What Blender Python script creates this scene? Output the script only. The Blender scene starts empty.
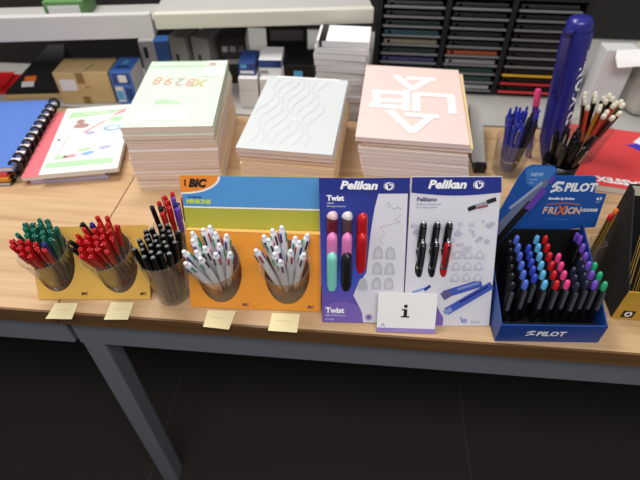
import bpy, bmesh, math, random
from mathutils import Matrix, Vector
random.seed(7)
scene = bpy.context.scene
COL = scene.collection
R = math.radians
TOP = 0.75                      # height of the table tops

# ------------------------------------------------------------------ materials
def lin(c):
    return c/12.92 if c <= 0.04045 else ((c+0.055)/1.055)**2.4
def rgb(h):
    h = h.lstrip('#')
    return tuple(lin(int(h[i:i+2], 16)/255) for i in (0, 2, 4))
_M = {}
def mat(name, col, rough=0.5, var=0.06, scale=25.0, metal=0.0, stretch=None, bump=0.0, coat=0.0, emit=0.0):
    if name in _M: return _M[name]
    m = bpy.data.materials.new(name); m.use_nodes = True
    nt = m.node_tree; b = nt.nodes['Principled BSDF']
    c = rgb(col)
    tc = nt.nodes.new('ShaderNodeTexCoord'); mp = nt.nodes.new('ShaderNodeMapping')
    nz = nt.nodes.new('ShaderNodeTexNoise'); nz.inputs['Scale'].default_value = scale
    nz.inputs['Detail'].default_value = 4
    if stretch: mp.inputs['Scale'].default_value = stretch
    mx = nt.nodes.new('ShaderNodeMix'); mx.data_type = 'RGBA'
    mx.inputs[6].default_value = (*[x*(1-var) for x in c], 1)
    mx.inputs[7].default_value = (*[min(1, x*(1+var)) for x in c], 1)
    L = nt.links.new
    L(tc.outputs['Object'], mp.inputs['Vector']); L(mp.outputs[0], nz.inputs['Vector'])
    L(nz.outputs['Fac'], mx.inputs[0]); L(mx.outputs[2], b.inputs['Base Color'])
    b.inputs['Roughness'].default_value = rough; b.inputs['Metallic'].default_value = metal
    if coat: b.inputs['Coat Weight'].default_value = coat
    if bump:
        bp = nt.nodes.new('ShaderNodeBump'); bp.inputs['Strength'].default_value = bump
        L(nz.outputs['Fac'], bp.inputs['Height']); L(bp.outputs[0], b.inputs['Normal'])
    _M[name] = m
    return m
def clear(name, tint, rough=0.06, gloss=1.45, haze=0.0):
    """thin clear plastic: transparent, with a fresnel sheen and a little milky haze"""
    if name in _M: return _M[name]
    m = bpy.data.materials.new(name); m.use_nodes = True
    nt = m.node_tree; nt.nodes.clear(); L = nt.links.new
    out = nt.nodes.new('ShaderNodeOutputMaterial'); tr = nt.nodes.new('ShaderNodeBsdfTransparent')
    gl = nt.nodes.new('ShaderNodeBsdfGlossy'); fr = nt.nodes.new('ShaderNodeLayerWeight'); mx = nt.nodes.new('ShaderNodeMixShader')
    tr.inputs[0].default_value = (*rgb(tint), 1); gl.inputs['Roughness'].default_value = rough
    mr = nt.nodes.new('ShaderNodeMath'); mr.operation = 'POWER'; mr.inputs[1].default_value = 3.0
    ml = nt.nodes.new('ShaderNodeMath'); ml.operation = 'MULTIPLY_ADD'; ml.inputs[1].default_value = .45; ml.inputs[2].default_value = .035
    L(fr.outputs['Facing'], mr.inputs[0]); L(mr.outputs[0], ml.inputs[0]); L(ml.outputs[0], mx.inputs[0]); L(tr.outputs[0], mx.inputs[1]); L(gl.outputs[0], mx.inputs[2])
    last = mx
    if haze:
        df = nt.nodes.new('ShaderNodeBsdfDiffuse'); df.inputs[0].default_value = (.75, .74, .72, 1)
        m2 = nt.nodes.new('ShaderNodeMixShader'); m2.inputs[0].default_value = haze
        L(mx.outputs[0], m2.inputs[1]); L(df.outputs[0], m2.inputs[2]); last = m2
    L(last.outputs[0], out.inputs[0]); _M[name] = m
    return m
def pages(name, a, b, pitch=900.0):
    """edges of stacked sheets: fine horizontal lines in z"""
    if name in _M: return _M[name]
    m = bpy.data.materials.new(name); m.use_nodes = True
    nt = m.node_tree; bs = nt.nodes['Principled BSDF']; L = nt.links.new
    tc = nt.nodes.new('ShaderNodeTexCoord'); w = nt.nodes.new('ShaderNodeTexWave')
    w.wave_type = 'BANDS'; w.bands_direction = 'Z'; w.inputs['Scale'].default_value = pitch
    w.inputs['Distortion'].default_value = 1.5
    mx = nt.nodes.new('ShaderNodeMix'); mx.data_type = 'RGBA'
    mx.inputs[6].default_value = (*rgb(a), 1); mx.inputs[7].default_value = (*rgb(b), 1)
    L(tc.outputs['Object'], w.inputs['Vector']); L(w.outputs['Fac'], mx.inputs[0]); L(mx.outputs[2], bs.inputs['Base Color'])
    bs.inputs['Roughness'].default_value = .8; _M[name] = m
    return m
def wood(name, a, b, c):
    m = bpy.data.materials.new(name); m.use_nodes = True
    nt = m.node_tree; bs = nt.nodes['Principled BSDF']; L = nt.links.new
    tc = nt.nodes.new('ShaderNodeTexCoord'); mp = nt.nodes.new('ShaderNodeMapping'); mp.inputs['Scale'].default_value = (1.2, 22, 22)
    nz = nt.nodes.new('ShaderNodeTexNoise'); nz.inputs['Scale'].default_value = 3; nz.inputs['Detail'].default_value = 8
    cr = nt.nodes.new('ShaderNodeValToRGB'); e = cr.color_ramp.elements
    e[0].position = .3; e[0].color = (*rgb(a), 1); e[1].position = .72; e[1].color = (*rgb(c), 1)
    k = e.new(.5); k.color = (*rgb(b), 1)
    L(tc.outputs['Object'], mp.inputs['Vector']); L(mp.outputs[0], nz.inputs['Vector']); L(nz.outputs['Fac'], cr.inputs[0])
    L(cr.outputs[0], bs.inputs['Base Color']); bs.inputs['Roughness'].default_value = .42
    return m
def band_mat(name, stops, axis=1, lo=0.0, hi=1.0, rough=.4):
    """printed card whose ink blends along one local axis"""
    m = bpy.data.materials.new(name); m.use_nodes = True
    nt = m.node_tree; bs = nt.nodes['Principled BSDF']; L = nt.links.new
    tc = nt.nodes.new('ShaderNodeTexCoord'); sp = nt.nodes.new('ShaderNodeSeparateXYZ'); mr = nt.nodes.new('ShaderNodeMapRange')
    mr.inputs[1].default_value = lo; mr.inputs[2].default_value = hi
    cr = nt.nodes.new('ShaderNodeValToRGB'); e = cr.color_ramp.elements
    e[0].position = stops[0][0]; e[0].color = (*rgb(stops[0][1]), 1)
    e[1].position = stops[-1][0]; e[1].color = (*rgb(stops[-1][1]), 1)
    for p, h in stops[1:-1]:
        k = e.new(p); k.color = (*rgb(h), 1)
    L(tc.outputs['Object'], sp.inputs[0]); L(sp.outputs[axis], mr.inputs[0]); L(mr.outputs[0], cr.inputs[0])
    L(cr.outputs[0], bs.inputs['Base Color']); bs.inputs['Roughness'].default_value = rough
    return m

# ------------------------------------------------------------------ mesh builder
I4 = Matrix.Identity(4)
class MB:
    def __init__(s): s.v = []; s.f = []; s.mi = []; s.sm = []; s.mats = []
    def idx(s, m):
        if m not in s.mats: s.mats.append(m)
        return s.mats.index(m)
    def add(s, vs, fs, m, M=I4, smooth=False):
        o = len(s.v); k = s.idx(m)
        s.v += [tuple(M @ Vector(v)) for v in vs]
        for f in fs: s.f.append(tuple(i+o for i in f)); s.mi.append(k); s.sm.append(smooth)
        return s
    def box(s, lo, hi, m, M=I4, c=0.0):
        x0, y0, z0 = lo; x1, y1, z1 = hi
        if c <= 0:
            vs = [(x0,y0,z0),(x1,y0,z0),(x1,y1,z0),(x0,y1,z0),(x0,y0,z1),(x1,y0,z1),(x1,y1,z1),(x0,y1,z1)]
            return s.add(vs, [(0,3,2,1),(4,5,6,7),(0,1,5,4),(1,2,6,5),(2,3,7,6),(3,0,4,7)], m, M)
        bm = bmesh.new(); bmesh.ops.create_cube(bm, size=1)
        for v in bm.verts:
            v.co = Vector(((x0+x1)/2+v.co.x*(x1-x0), (y0+y1)/2+v.co.y*(y1-y0), (z0+z1)/2+v.co.z*(z1-z0)))
        bmesh.ops.bevel(bm, geom=bm.edges[:], offset=c, segments=2, affect='EDGES', profile=.5)
        s.bm(bm, m, M); return s
    def bm(s, bm, m, M=I4, smooth=False):
        bm.verts.index_update()
        s.add([v.co.copy() for v in bm.verts], [[v.index for v in f.verts] for f in bm.faces], m, M, smooth); bm.free()
    def prism(s, pts, z0, z1, m, M=I4, mtop=None):
        n = len(pts)
        vs = [(x, y, z0) for x, y in pts]+[(x, y, z1) for x, y in pts]
        s.add(vs, [tuple(range(n-1, -1, -1))]+[(i, (i+1) % n, n+(i+1) % n, n+i) for i in range(n)], m, M)
        s.add([(x, y, z1) for x, y in pts], [tuple(range(n))], mtop or m, M)
        return s
    def poly(s, pts, m, M=I4, z=0.0):
        return s.add([(x, y, z) for x, y in pts], [tuple(range(len(pts)))], m, M)
    def rect(s, x0, y0, x1, y1, m, M=I4, z=0.0): return s.poly([(x0,y0),(x1,y0),(x1,y1),(x0,y1)], m, M, z)
    def ell(s, cx, cy, rx, ry, m, M=I4, z=0.0, n=20, rot=0):
        return s.poly([(cx+rx*math.cos(t)*math.cos(rot)-ry*math.sin(t)*math.sin(rot), cy+rx*math.cos(t)*math.sin(rot)+ry*math.sin(t)*math.cos(rot)) for t in [2*math.pi*i/n for i in range(n)]], m, M, z)
    def ring(s, cx, cy, r0, r1, m, M=I4, z=0.0, n=24, a0=0, a1=2*math.pi):
        vs = []
        for i in range(n+1):
            t = a0+(a1-a0)*i/n
            vs += [(cx+r0*math.cos(t), cy+r0*math.sin(t), z), (cx+r1*math.cos(t), cy+r1*math.sin(t), z)]
        return s.add(vs, [(2*i, 2*i+1, 2*i+3, 2*i+2) for i in range(n)], m, M)
    def stroke(s, pts, w, m, M=I4, z=0.0):
        for (x0, y0), (x1, y1) in zip(pts, pts[1:]):
            d = math.hypot(x1-x0, y1-y0) or 1; nx, ny = -(y1-y0)/d*w/2, (x1-x0)/d*w/2
            ex, ey = (x1-x0)/d*w*.25, (y1-y0)/d*w*.25
            s.poly([(x0-nx-ex, y0-ny-ey), (x1-nx+ex, y1-ny+ey), (x1+nx+ex, y1+ny+ey), (x0+nx-ex, y0+ny-ey)], m, M, z); z += .00003
        return s
    def lathe(s, prof, m, M=I4, n=10, caps=True, smooth=True):
        vs = []; fs = []
        for r, z in prof: vs += [(r*math.cos(2*math.pi*i/n), r*math.sin(2*math.pi*i/n), z) for i in range(n)]
        for k in range(len(prof)-1):
            for i in range(n): fs.append((k*n+i, k*n+(i+1) % n, (k+1)*n+(i+1) % n, (k+1)*n+i))
        s.add(vs, fs, m, M, smooth)
        if caps:
            for k, rev in ((0, True), (len(prof)-1, False)):
                r, z = prof[k]
                if r > 1e-5:
                    c = [(r*math.cos(2*math.pi*i/n), r*math.sin(2*math.pi*i/n), z) for i in range(n)]
                    s.add(c, [tuple(range(n-1, -1, -1)) if rev else tuple(range(n))], m, M)
        return s
    def tube(s, path, r, m, n=8):
        P = [Vector(p) for p in path]
        rr = r if isinstance(r, (list, tuple)) else [r]*len(P)
        vs = []; fs = []
        for k, p in enumerate(P):
            t = (P[min(k+1, len(P)-1)]-P[max(k-1, 0)]).normalized()
            a = t.orthogonal().normalized() if k == 0 else (a - t*a.dot(t)).normalized()
            b = t.cross(a)
            vs += [tuple(p+(a*math.cos(2*math.pi*i/n)+b*math.sin(2*math.pi*i/n))*rr[k]) for i in range(n)]
        for k in range(len(P)-1):
            for i in range(n): fs.append((k*n+i, k*n+(i+1) % n, (k+1)*n+(i+1) % n, (k+1)*n+i))
        fs.append(tuple(range(n-1, -1, -1))); fs.append(tuple((len(P)-1)*n+i for i in range(n)))
        return s.add(vs, fs, m, I4, True)
    def plate(s, outer, holes, t, m, M=I4, medge=None):
        """flat sheet in the xy plane with cut-out holes, front at z=0, thickness t behind"""
        bm = bmesh.new(); es = []
        loops = [outer]+holes
        for lp in loops:
            vv = [bm.verts.new((x, y, 0)) for x, y in lp]
            es += [bm.edges.new((vv[i], vv[(i+1) % len(vv)])) for i in range(len(vv))]
        bmesh.ops.triangle_fill(bm, use_beauty=True, edges=es, normal=(0, 0, 1))
        bm.verts.index_update()
        V = [v.co.copy() for v in bm.verts]; Fc = [[v.index for v in f.verts] for f in bm.faces]; bm.free()
        s.add(V, Fc, m, M); s.add([(v.x, v.y, -t) for v in V], [f[::-1] for f in Fc], medge or m, M)
        for lp in loops:
            n = len(lp)
            s.add([(x, y, 0) for x, y in lp]+[(x, y, -t) for x, y in lp], [(i, n+i, n+(i+1) % n, (i+1) % n) for i in range(n)], medge or m, M)
        return s
    def text(s, txt, size, m, M=I4, x=0.0, y=0.0, z=0.0004, align='LEFT', shear=0.0, bold=0.0, sx=1.0, space=1.0):
        cu = bpy.data.curves.new('lettering', 'FONT'); cu.body = txt; cu.size = size; cu.shear = shear; cu.offset = bold
        cu.align_x = align; cu.align_y = 'CENTER'; cu.resolution_u = 2; cu.space_character = space
        ob = bpy.data.objects.new('lettering', cu); COL.objects.link(ob)
        dg = bpy.context.evaluated_depsgraph_get(); me = bpy.data.meshes.new_from_object(ob.evaluated_get(dg))
        s.add([(x+v.co.x*sx, y+v.co.y, z) for v in me.vertices], [tuple(p.vertices) for p in me.polygons], m, M)
        bpy.data.objects.remove(ob); bpy.data.curves.remove(cu); bpy.data.meshes.remove(me)
        return s
    def mesh(s, name):
        me = bpy.data.meshes.new(name); me.from_pydata(s.v, [], s.f)
        for m in s.mats: me.materials.append(m)
        me.polygons.foreach_set('material_index', s.mi); me.polygons.foreach_set('use_smooth', s.sm); me.update()
        return me
    def build(s, name, parent=None, loc=None, rot=None):
        o = bpy.data.objects.new(name, s.mesh(name)); COL.objects.link(o)
        if parent is not None: o.parent = parent
        if loc is not None: o.location = loc
        if rot is not None: o.rotation_euler = rot
        return o

def tag(o, label=None, cat=None, group=None, kind=None):
    for k, v in (('label', label), ('category', cat), ('group', group), ('kind', kind)):
        if v: o[k] = v
    return o
def thing(name, label, cat, loc=(0, 0, 0), rz=0.0, group=None, quat=None):
    o = bpy.data.objects.new(name, None); COL.objects.link(o); o.empty_display_size = .02
    o.location = loc
    if quat is not None: o.rotation_euler = quat.to_euler()
    else: o.rotation_euler = (0, 0, rz)
    return tag(o, label, cat, group)
KIDS = {}
def dup(o, parent=None):
    c = o.copy(); COL.objects.link(c)
    if parent is not None: c.parent = parent
    for ch in [x for x in o.children]: dup(ch, c)
    return c
def T(x, y, z): return Matrix.Translation((x, y, z))
def frame(tilt):
    """panel frame: x right, y up the panel, z out of its face; panel leans back from the table"""
    t = R(tilt); v = Vector((0, math.cos(t), math.sin(t))); n = Vector((0, -math.sin(t), math.cos(t)))
    return Matrix(((1, v.x, n.x, 0), (0, v.y, n.y, 0), (0, v.z, n.z, 0), (0, 0, 0, 1)))

# ------------------------------------------------------------------ palette
white = mat('white_paper', '#f2efee', .7, .02)
offw = mat('off_white_plastic', '#dcd9d2', .4)
black = mat('black_plastic', '#0d0d0f', .3, .1)
matblack = mat('black_card', '#0b0b0d', .7, .1)
dark = mat('dark_grey', '#2a2826', .6)
chrome = mat('chrome', '#c9cbd0', .18, .03, metal=1.0)
red = mat('red_plastic', '#bd141d', .3, .08)
pink = mat('pink_plastic', '#e884c4', .28, .05)
magenta = mat('magenta_plastic', '#dc3f80', .28, .05)
teal = mat('mint_plastic', '#86d9c9', .28, .05)
green = mat('green_plastic', '#0e6a58', .3, .08)
green2 = mat('bright_green_plastic', '#1f9a68', .3, .08)
blue = mat('blue_plastic', '#2c3fae', .28, .08)
blue2 = mat('mid_blue_plastic', '#4b64c9', .28, .08)
lblue = mat('light_blue_plastic', '#58a6d6', .28, .08)
violet = mat('violet_plastic', '#6a45b4', .28, .08)
maroon = mat('maroon_plastic', '#6e1f2e', .2, .1)
orange = mat('orange_plastic', '#e2722c', .3, .06)
yellowp = mat('yellow_plastic', '#e4b52c', .4, .05)
navy = mat('navy_print', '#1c2a86', .4, .05)
clearp = clear('clear_cup_plastic', '#f1f1ef', .06, 1.5, .07)
clearbody = clear('clear_barrel_plastic', '#d9d6d2', .08, 1.5, .16)
ink_white = mat('white_print', '#f4f4f8', .5, .01)
ink_black = mat('black_print', '#15130f', .5, .02)

# ------------------------------------------------------------------ setting
fl = MB()
carpet = mat('dark_carpet', '#2a2522', .95, .25, 180, bump=.4)
seam = mat('carpet_seam', '#453f3a', .95)
fl.box((-3, -2.2, -.05), (3, 2.4, 0), carpet)
for sx in (-2.2, -1.33, -.464, .40, 1.27): fl.box((sx-.0012, -2.2, 0), (sx+.0012, 2.4, .0008), seam)
tag(fl.build('floor'), kind='structure')
tag(MB().box((-3, 2.4, 0), (3, 2.48, 2.8), mat('back_wall_paint', '#4a4744', .8)).build('wall_back'), kind='structure')

# ------------------------------------------------------------------ tables
topwood = wood('beech_laminate', '#b48f6a', '#c4a27b', '#cfae89')
edge = wood('beech_edge_shaded', '#5e4127', '#6b4b2d', '#765434')  # darker beech for the front face: its shade is put into the colour
steel = mat('grey_steel_paint', '#74767e', .45, .05)
steel_d = mat('dark_steel_paint', '#3c3d42', .5, .05)
def table(x0, x1, label, legs, bright):
    t = thing('table', label, 'table', (x0, 0, 0), 0, 'tables side by side')
    w = x1-x0
    b = MB(); b.box((0.0008, .004, TOP-.030), (w-.0008, .632, TOP-.0003), topwood)
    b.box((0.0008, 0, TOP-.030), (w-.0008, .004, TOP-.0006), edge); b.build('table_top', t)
    MB().box((.03, .03, TOP-.047), (w-.03, .60, TOP-.0305), steel_d).build('spacer', t)
    f = MB()
    f.box((.004, .012, TOP-.103), (w-.004, .052, TOP-.047), steel, c=.003)
    f.box((.004, .58, TOP-.103), (w-.004, .62, TOP-.047), steel, c=.003)
    f.box((.004, .052, TOP-.103), (.044, .58, TOP-.047), steel); f.box((w-.044, .052, TOP-.103), (w-.004, .58, TOP-.047), steel)
    f.build('frame', t)
    for lx, ly in legs:
        MB().box((lx-.02, ly, .0), (lx+.02, ly+.04, TOP-.103), steel, c=.003).build('leg', t)
    return t
table(-2.1, -.4283, 'left beech table under the disc-bound notebooks, on a grey steel frame', [(.03, .014), (.03, .575), (1.64, .575)], 0)
table(-.4275, 1.35, 'long beech table carrying the boxed pen displays, grey steel leg at its left end', [(.026, .014), (.026, .575), (1.74, .014), (1.74, .575)], 0)

# ------------------------------------------------------------------ shelving behind
steelsh = mat('pale_grey_shelf', '#b3b1ad', .5, .03)
darkback = mat('dark_shelf_back', '#24211f', .8)
railm = mat('pale_price_rail', '#cfcabd', .45, .02)
raill = mat('grey_price_rail', '#c4c2c2', .45, .02)
sh = thing('shelving_unit', 'grey shop shelving with dark back behind the tables', 'shelving', (0, .66, 0))
MB().box((-2.0, -.019, TOP-.03), (1.6, .55, TOP-.0006), steelsh).build('lower_shelf', sh)
MB().box((-2.0, .551, .05), (1.6, .57, 1.6), darkback).build('back_panel', sh)
MB().box((-2.0, .215, TOP), (-.47, .23, 1.5), darkback).build('back_panel', sh)  # added dark sheet standing in for the shade deep in the left shelf
MB().box((-2.0, .02, .0), (1.6, .55, TOP-.031), darkback).build('base', sh)
us = MB(); us.box((-1.0, .02, .003), (0, .13, .035), steelsh); us.build('upper_shelf', sh, (-.452, .025, .915), (0, 0, R(9.3)))
MB().box((-1.0, 0, 0), (0, .019, .056), raill, c=.003).build('price_rail', sh, (-.452, .025, .915), (0, 0, R(9.3)))
us = MB(); us.box((.005, .02, .003), (.52, .30, .03), steelsh); us.build('upper_shelf', sh, (-.452, .028, .933), (0, 0, R(9.3)))
MB().box((.005, 0, 0), (.52, .019, .036), railm, c=.003).build('price_rail', sh, (-.452, .028, .933), (0, 0, R(9.3)))

# goods standing on the lower shelf ---------------------------------------
kraft = mat('kraft_cardboard', '#c2a676', .8, .08, 40)
kraft_d = mat('brown_packing_tape', '#86693c', .5, .05)
bxblue = mat('blue_box_print', '#3f6fc0', .5, .1)
bxblue_d = mat('dark_blue_box_print', '#28407e', .5, .1)
bxwhite = mat('white_box_card', '#d9d9da', .6, .03)
bxgrey = mat('grey_box_card', '#8a8784', .6, .06)
# kraft carton
c = thing('cardboard_carton', 'brown cardboard carton with packing tape and a white label, on the shelf at left', 'box', (-.724, .652, TOP), R(6))
b = MB(); b.box((0, 0, 0), (.136, .085, .084), kraft, c=.002)
b.rect(.055, 0, .082, .0, kraft_d)
F = Matrix(((1,0,0,0),(0,0,-1,0),(0,1,0,0),(0,0,0,1)))
b.rect(.010, .036, .05, .066, bxwhite, F, .0006); b.rect(.055, .055, .074, .083, kraft_d, F, .0006); b.rect(.055, .0, .074, .02, kraft_d, F, .0006)
b.text('A4', .012, kraft_d, F, .07, .045)
b.build('carton', c)
fl_ = MB(); fl_.add([(.002,.002,.0846),(.075,.002,.0850),(.09,.045,.0880),(.01,.05,.0846)], [(0,1,2,3)], kraft); fl_.build('flap', c)
def carton_blue(loc, rz, label, sz, name='printer_supply_box'):
    c = thing(name, label, 'box', loc, rz, 'blue boxes on the shelf')
    b = MB(); w, d, h = sz
    b.box((0, 0, 0), (w, d, h), bxblue, c=.001)
    b.add([(w+.0004, .001, 0.001), (w+.0004, d-.001, .001), (w+.0004, d-.001, h-.001), (w+.0004, .001, h-.001)], [(0,1,2,3)], bxwhite)
    b.rect(.004, h*.62, w-.004, h*.95, bxblue_d, F, .0005); b.rect(w*.35, h*.68, w*.75, h*.9, bxwhite, F, .0008)
    b.rect(.004, .006, w*.45, h*.55, bxwhite, F, .0005); b.rect(w*.1, .012, w*.4, h*.42, lblue, F, .0008); b.rect(w*.55, .01, w-.006, h*.5, bxblue_d, F, .0005)
    b.rect(.01, .02, w-.01, d*.4, bxblue_d, T(0, 0, h), .0005); b.rect(.02, d*.5, w-.02, d*.8, lblue, T(0, 0, h), .0005)
    S = T(w+.0004, 0, 0) @ Matrix(((0,0,1,0),(1,0,0,0),(0,1,0,0),(0,0,0,1)))
    b.rect(d*.3, h*.2, d*.45, h*.38, ink_black, S, .0006)
    return b.build('box_body', c)
carton_blue((-.582, .664, TOP), R(4), 'blue and white supply box beside the brown carton', (.052, .085, .087))
# white box with black mark and blue strip, standing
c = thing('white_supply_box', 'white box with a black mark and blue side behind the green notebooks', 'box', (-.556, .806, TOP), R(12), 'boxes at the back of the shelf')
b = MB(); b.box((0, 0, 0), (.040, .043, .105), bxwhite, c=.001); b.box((.0405, 0, 0), (.078, .043, .103), bxblue, c=.001)
b.rect(.010, .06, .020, .09, ink_black, F, .0006); b.build('box_body', c)
# slanted grey long boxes
for i, (x, y, rz, m_, lab) in enumerate([(-.465, .79, R(14), 'grey_box_card', 'long grey carton lying slanted on the shelf, nearer the white supply box'), (-.405, .79, R(14), 'grey_box_card', 'long grey carton slanted on the shelf, farther along behind green notebooks')]):
    c = thing('long_carton', lab, 'box', (x, y, TOP), -rz, 'long grey cartons')
    b = MB(); b.box((0, 0, 0), (.05, .08, .13), _M[m_], c=.002); b.rect(.015, .05, .024, .085, ink_black, F, .0006); b.rect(.026, .02, .047, .055, bxwhite, F, .0006); b.build('carton', c)
def small_box(loc, rz, sz, m1, label, deco, name='small_box', group=None):
    c = thing(name, label, 'box', loc, rz, group)
    b = MB(); b.box((0, 0, 0), sz, m1, c=.001)
    for (x0, y0, x1, y1, m2) in deco: b.rect(x0*sz[0], y0*sz[2], x1*sz[0], y1*sz[2], m2, F, .0006)
    return b.build('box_body', c)
small_box((-.335, .80, TOP), R(8), (.070, .10, .122), black, 'black box with three white squares behind the green notebook stack', [(.05,.62,.95,.9,dark),(.1,.72,.3,.84,bxwhite),(.38,.72,.6,.84,bxwhite),(.68,.72,.9,.84,bxwhite),(.1,.45,.9,.56,bxgrey)])
W = [('white shelf box right of the green stack, bottom box of its pile', (-.262, .672, TOP), (.048, .10, .044)), ('white shelf box right of the green stack, under the blue cartridge box', (-.261, .673, TOP+.0445), (.047, .10, .034)),
     ('white shelf box left of the pale grey stack, bottom box of its pile', (-.210, .676, TOP), (.052, .10, .05)), ('white shelf box under the blue-striped cartridge box', (-.209, .677, TOP+.0505), (.051, .10, .026))]
for lab, lo, sz in W: small_box(lo, R(3), sz, bxwhite, lab, [(.05,.0,.95,.03,bxgrey),(.3,.3,.7,.5,offw)], group='white shelf boxes')
small_box((-.262, .690, TOP+.079), R(3), (.042, .08, .03), bxblue_d, 'small blue cartridge box topping white boxes right of green stack', [(.1,.15,.9,.4,bxwhite),(.15,.6,.5,.9,lblue)])
small_box((-.212, .70, TOP+.077), R(3), (.056, .08, .038), bxwhite, 'white cartridge box with dark blue upper stripe and label', [(0,.5,1,1,bxblue_d),(.55,.6,.95,.9,bxblue),(.05,.1,.4,.3,bxgrey)])
small_box((-.158, .715, TOP), R(3), (.078, .10, .097), black, 'black box with a pale blue square picture above the grey stack', [(.0,.05,.06,1,bxwhite),(.38,.55,.66,.86,lblue)])
small_box((-.22, .86, TOP), R(6), (.11, .10, .14), dark, 'dark grey carton in the shadow at the back of the shelf', [(.1,.7,.9,.9,bxgrey)])

# black zipped case with a sticker, red folder beneath it
c = thing('black_case', 'black wedge-shaped case with an orange and white price sticker', 'case', (-.885, .665, TOP+.012), R(8))
b = MB(); 
pr = [(0, 0), (.165, 0), (.165, .02), (.150, .028)]
vs = [(0,0,.0),(.155,0,.0),(.155,.13,.0),(0,.13,0), (.01,.0,.012),(.148,.0,.016),(.142,.12,.080),(.100,.12,.080)]
b.add(vs, [(0,3,2,1),(4,5,6,7),(0,1,5,4),(1,2,6,5),(2,3,7,6),(3,0,4,7)], matblack)
nrm = (Vector(vs[5])-Vector(vs[4])).cross(Vector(vs[7])-Vector(vs[4])).normalized()
MM = Matrix.Translation(Vector(vs[4])+nrm*.001) @ Matrix((( (1), 0, nrm.x, 0), (0, .86, nrm.y, 0), (0.03, .51, nrm.z, 0), (0,0,0,1)))
b.rect(.036, .006, .068, .022, bxwhite, MM, 0); b.rect(.042, .022, .072, .038, orange, MM, 0)
b.build('case_body', c)
b = MB(); b.box((-.002, -.006, -.012), (.157, .13, -.0005), kraft, c=.002); b.build('base_board', c)
c = thing('red_folder', 'glossy red folder lying at the far left under the shelf', 'folder', (-1.06, .672, TOP), R(6))
b = MB(); b.prism([(0,0),(.165,0),(.165,.10),(0,.10)], 0, .009, red); b.build('folder_body', c)
b = MB(); b.add([(.01,.0,.0095),(.15,.0,.0095),(.15,.095,.018),(.01,.095,.018)], [(0,1,2,3)], red); b.build('flap', c)
# things on the upper shelf, of which only the foot shows
small_box((-1.12, .60, .9505), R(9), (.13, .10, .05), mat('yellow_green_pack', '#b9a94a', .5), 'yellow-green packet on the upper shelf at far left', [(.1,.2,.9,.8,bxwhite)])
small_box((-.70, .680, .9505), R(9), (.09, .09, .04), mat('green_pack', '#5f8a52', .5), 'small green packet on the upper shelf above the carton', [(.1,.2,.9,.8,bxwhite)])

# stack of white writing pads on the shelf
pg_grey = pages('grey_white_page_edges', '#b9b6b8', '#d6d4d6')
z = TOP
NP = 13
for i in range(NP):
    h = .0145
    dx = .0035*math.sin(i*1.1)+.001*i*(.3)
    lab = 'white paper pad with a black binding strip, topmost on the shelf pile' if i == NP-1 else ('white paper pad at the bottom of the shelf pile' if i == 0 else ['second','third','fourth','fifth','sixth','seventh','eighth','ninth','tenth','eleventh','twelfth'][i-1]+' white paper pad from the bottom of the shelf pile')
    c = thing('paper_pad', lab, 'pad', (-.071+dx, .648, z), R(-1+random.uniform(-3, 3)), 'white pads piled on the shelf')
    b = MB(); b.box((0, 0, .0005), (.120+.003*math.cos(i*1.7), .095, h-.0008), pg_grey); b.rect(.002, .002, .118, .093, white, T(0, 0, h-.0005), 0); b.build('sheets', c)
    if i >= NP-1:
        b = MB(); b.box((.006, -.001, .0), (.013, .095, h+.001), black); b.box((.0131, -.001, h), (.021, .095, h+.001), black); b.build('binding_strip', c)
    z += h

# black sorter with slim boxes ----------------------------------------------
rk = thing('sorter_rack', 'black pigeonhole rack with grey lips behind the pink notebooks', 'rack', (.083, .80, TOP), R(-.5))
cols = [(.0, .155), (.155, .308), (.308, .470)]
pitch = .0225; NR = 10; Hh = pitch*NR+.012
b = MB(); b.box((-.012, .15, 0), (.482, .16, Hh), matblack); b.build('back_board', rk)
b = MB(); b.box((-.012, -.0, 0), (.482, .15, .0115), matblack); b.build('plinth', rk)
for x in (-.008, .155, .308, .476): MB().box((x-.006, 0, .012), (x+.006, .15, Hh), matblack).build('divider', rk)
MB().box((-.014, -.001, Hh), (.484, .16, Hh+.008), matblack).build('top_board', rk)
lipg = mat('grey_tray_lip', '#6f6e70', .4, .05)
palette = {0: ['violet', '#4e4470', None, '#8a8273', '#2f5a63', '#26363e', '#2a2a2e', '#2f2f36', '#3a3236', '#26282e'],
           }
colsA = ['#39383c', '#2f2d3a', '#3c3a3e', '#4b4370', '#2c3b3a', '#8b826f', '#2d4f57', '#1d2c30', '#26262c', '#2a2a2e']
colsB = ['#c9c9c9', '#3a5a50', '#2e5346', '#a6a3a0', '#b4583a', '#2a2728', '#2a2a30', '#26262a', '#28282c', '#2e2a2a']
colsC = ['#d2383f', '#c02a30', '#d2a326', '#2a2526', '#2c2628', '#2b2626', '#7e2320', '#332628', '#262628', '#2a2a2c']
cn = {'#39383c':'dark grey', '#2f2d3a':'blackish violet', '#3c3a3e':'charcoal', '#4b4370':'purple', '#2c3b3a':'dark green', '#8b826f':'beige', '#2d4f57':'teal', '#1d2c30':'black teal', '#26262c':'black', '#2a2a2e':'dark',
      '#c9c9c9':'white', '#3a5a50':'grey green', '#2e5346':'green', '#a6a3a0':'silver grey', '#b4583a':'rust orange', '#2a2728':'brown black', '#2a2a30':'dark', '#26262a':'black', '#28282c':'black', '#2e2a2a':'brown black',
      '#d2383f':'bright red', '#c02a30':'red', '#d2a326':'yellow', '#2a2526':'dark brown', '#2c2628':'dark', '#2b2626':'dark', '#7e2320':'dark red', '#332628':'dark', '#262628':'black', '#2a2a2c':'black'}
ordn = ['lowest', 'second lowest', 'third lowest', 'fourth lowest', 'fifth lowest', 'fifth from top', 'fourth from top', 'third from top', 'second from top', 'topmost']
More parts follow.
